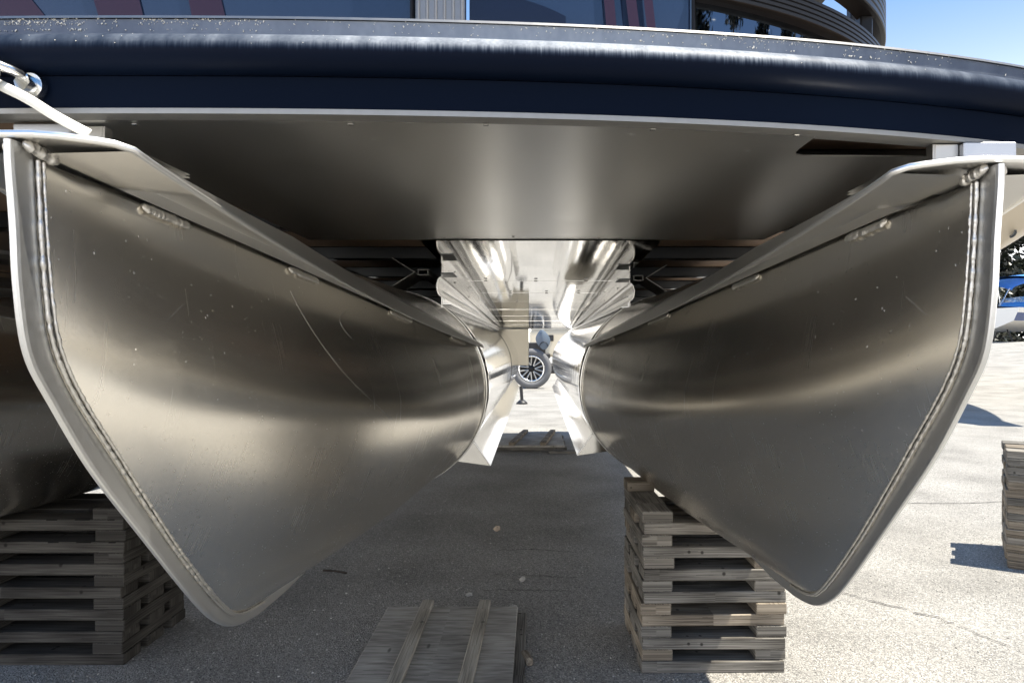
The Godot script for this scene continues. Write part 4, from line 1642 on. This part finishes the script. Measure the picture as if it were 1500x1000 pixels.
func trees() -> void:
	var words := ["first", "second", "third", "fourth", "fifth", "sixth", "seventh", "eighth"]
	for i in 3:
		var x := 22.0 + i * 4.2
		var d := 36.0 + 2.5 * sin(i * 2.1)
		tree("dark glossy evergreen beyond the parked bowrider, %s from the left of its row" % words[i], Vector3(x, ground_height(x, d) - 0.1, -d), 10.0 + 1.5 * sin(i * 1.7), 3.8, i % 3, 300 + i, 12000, 0.22, "evergreens beyond the parked bowrider")
	# behind the lens: these show mirrored in the dark fence panel
	for i in 6:
		tree("tall evergreen mirrored in the dark fence panel, %s of its row" % words[i], Vector3(17.5 + i * 1.75, 0, 13.5 - i * 3.1), 13.2 + 1.3 * sin(i * 2.3), 2.3, i % 3, 400 + i, 7000, 0.20, "evergreens mirrored in the fence panel")

# ---------------------------------------------------------------- the scene
func _ready() -> void:
	rng.seed = 1
	var cam := Camera3D.new()
	cam.name = "camera"
	cam.projection = Camera3D.PROJECTION_FRUSTUM
	cam.near = 0.05
	cam.far = 900.0
	cam.size = 0.05
	cam.frustum_offset = Vector2(-0.035, 0.006) * 0.05
	cam.position = Vector3(0, EYE, 0)
	cam.current = true
	add_child(cam)
	var sky := ProceduralSkyMaterial.new()
	sky.sky_top_color = lin(0.019, 0.064, 0.150)
	sky.sky_horizon_color = lin(1.15, 1.08, 0.98)
	sky.sky_curve = 0.095
	sky.ground_bottom_color = lin(0.20, 0.19, 0.17)
	sky.ground_horizon_color = lin(0.40, 0.42, 0.43)
	sky.sun_angle_max = 6.0
	sky.sun_curve = 0.1
	var env := Environment.new()
	env.background_mode = Environment.BG_SKY
	env.sky = Sky.new()
	env.sky.sky_material = sky
	env.tonemap_mode = Environment.TONE_MAPPER_LINEAR
	env.tonemap_exposure = 6.1
	env.sdfgi_enabled = true
	env.ssao_enabled = true
	env.ssil_enabled = true
	var we := WorldEnvironment.new()
	we.name = "world"
	we.environment = env
	add_child(we)
	var sun := DirectionalLight3D.new()
	sun.name = "sun"
	sun.light_energy = 0.66
	sun.light_color = Color(1.0, 0.97, 0.91)
	sun.light_angular_distance = 0.5
	sun.shadow_enabled = true
	add_child(sun)
	sun.look_at_from_position(Vector3.ZERO, Vector3(-0.38, -0.91, -0.10), Vector3.UP)
	materials()
	ground()
	trees()
	var boat := thing("pontoon_boat", "aluminium pontoon boat with navy bow rail raised on timber cribs", "boat", Vector3.ZERO)
	pontoon(boat, -0.505, 0.0, 2.31, [4.7], "")
	pontoon(boat, 0.505, 0.0885, 2.53, [], "")
	pontoon(boat, -1.515, 0.0885, 2.53, [], "")
	for p in boat.get_children():
		p.remove_meta("label")
	deck(boat)
	fence(boat)
	tie(boat)
	rng.seed = 9
	crib("crib of crossed grey timbers under the right pontoon, half in sunlight", 0.285, 0.672, 1.84, 2.17, 13, 0.015, 2, -1)
	woods = [3]  # darkest tones only: the shade on this stack is put into the wood
	crib("long crib of crossed timbers at the left, its wood coloured dark for the shade", -1.93, -1.136, 1.878, 2.21, 13, 0.0, 3, 1)
	woods = [0, 1, 2]
	crib("tall crib of crossed timbers standing apart in the sun at the far right", 1.93, 2.35, 2.57, 2.92, 15, -0.55, 2)
	boards()
	neighbour_boats()
	far_things()
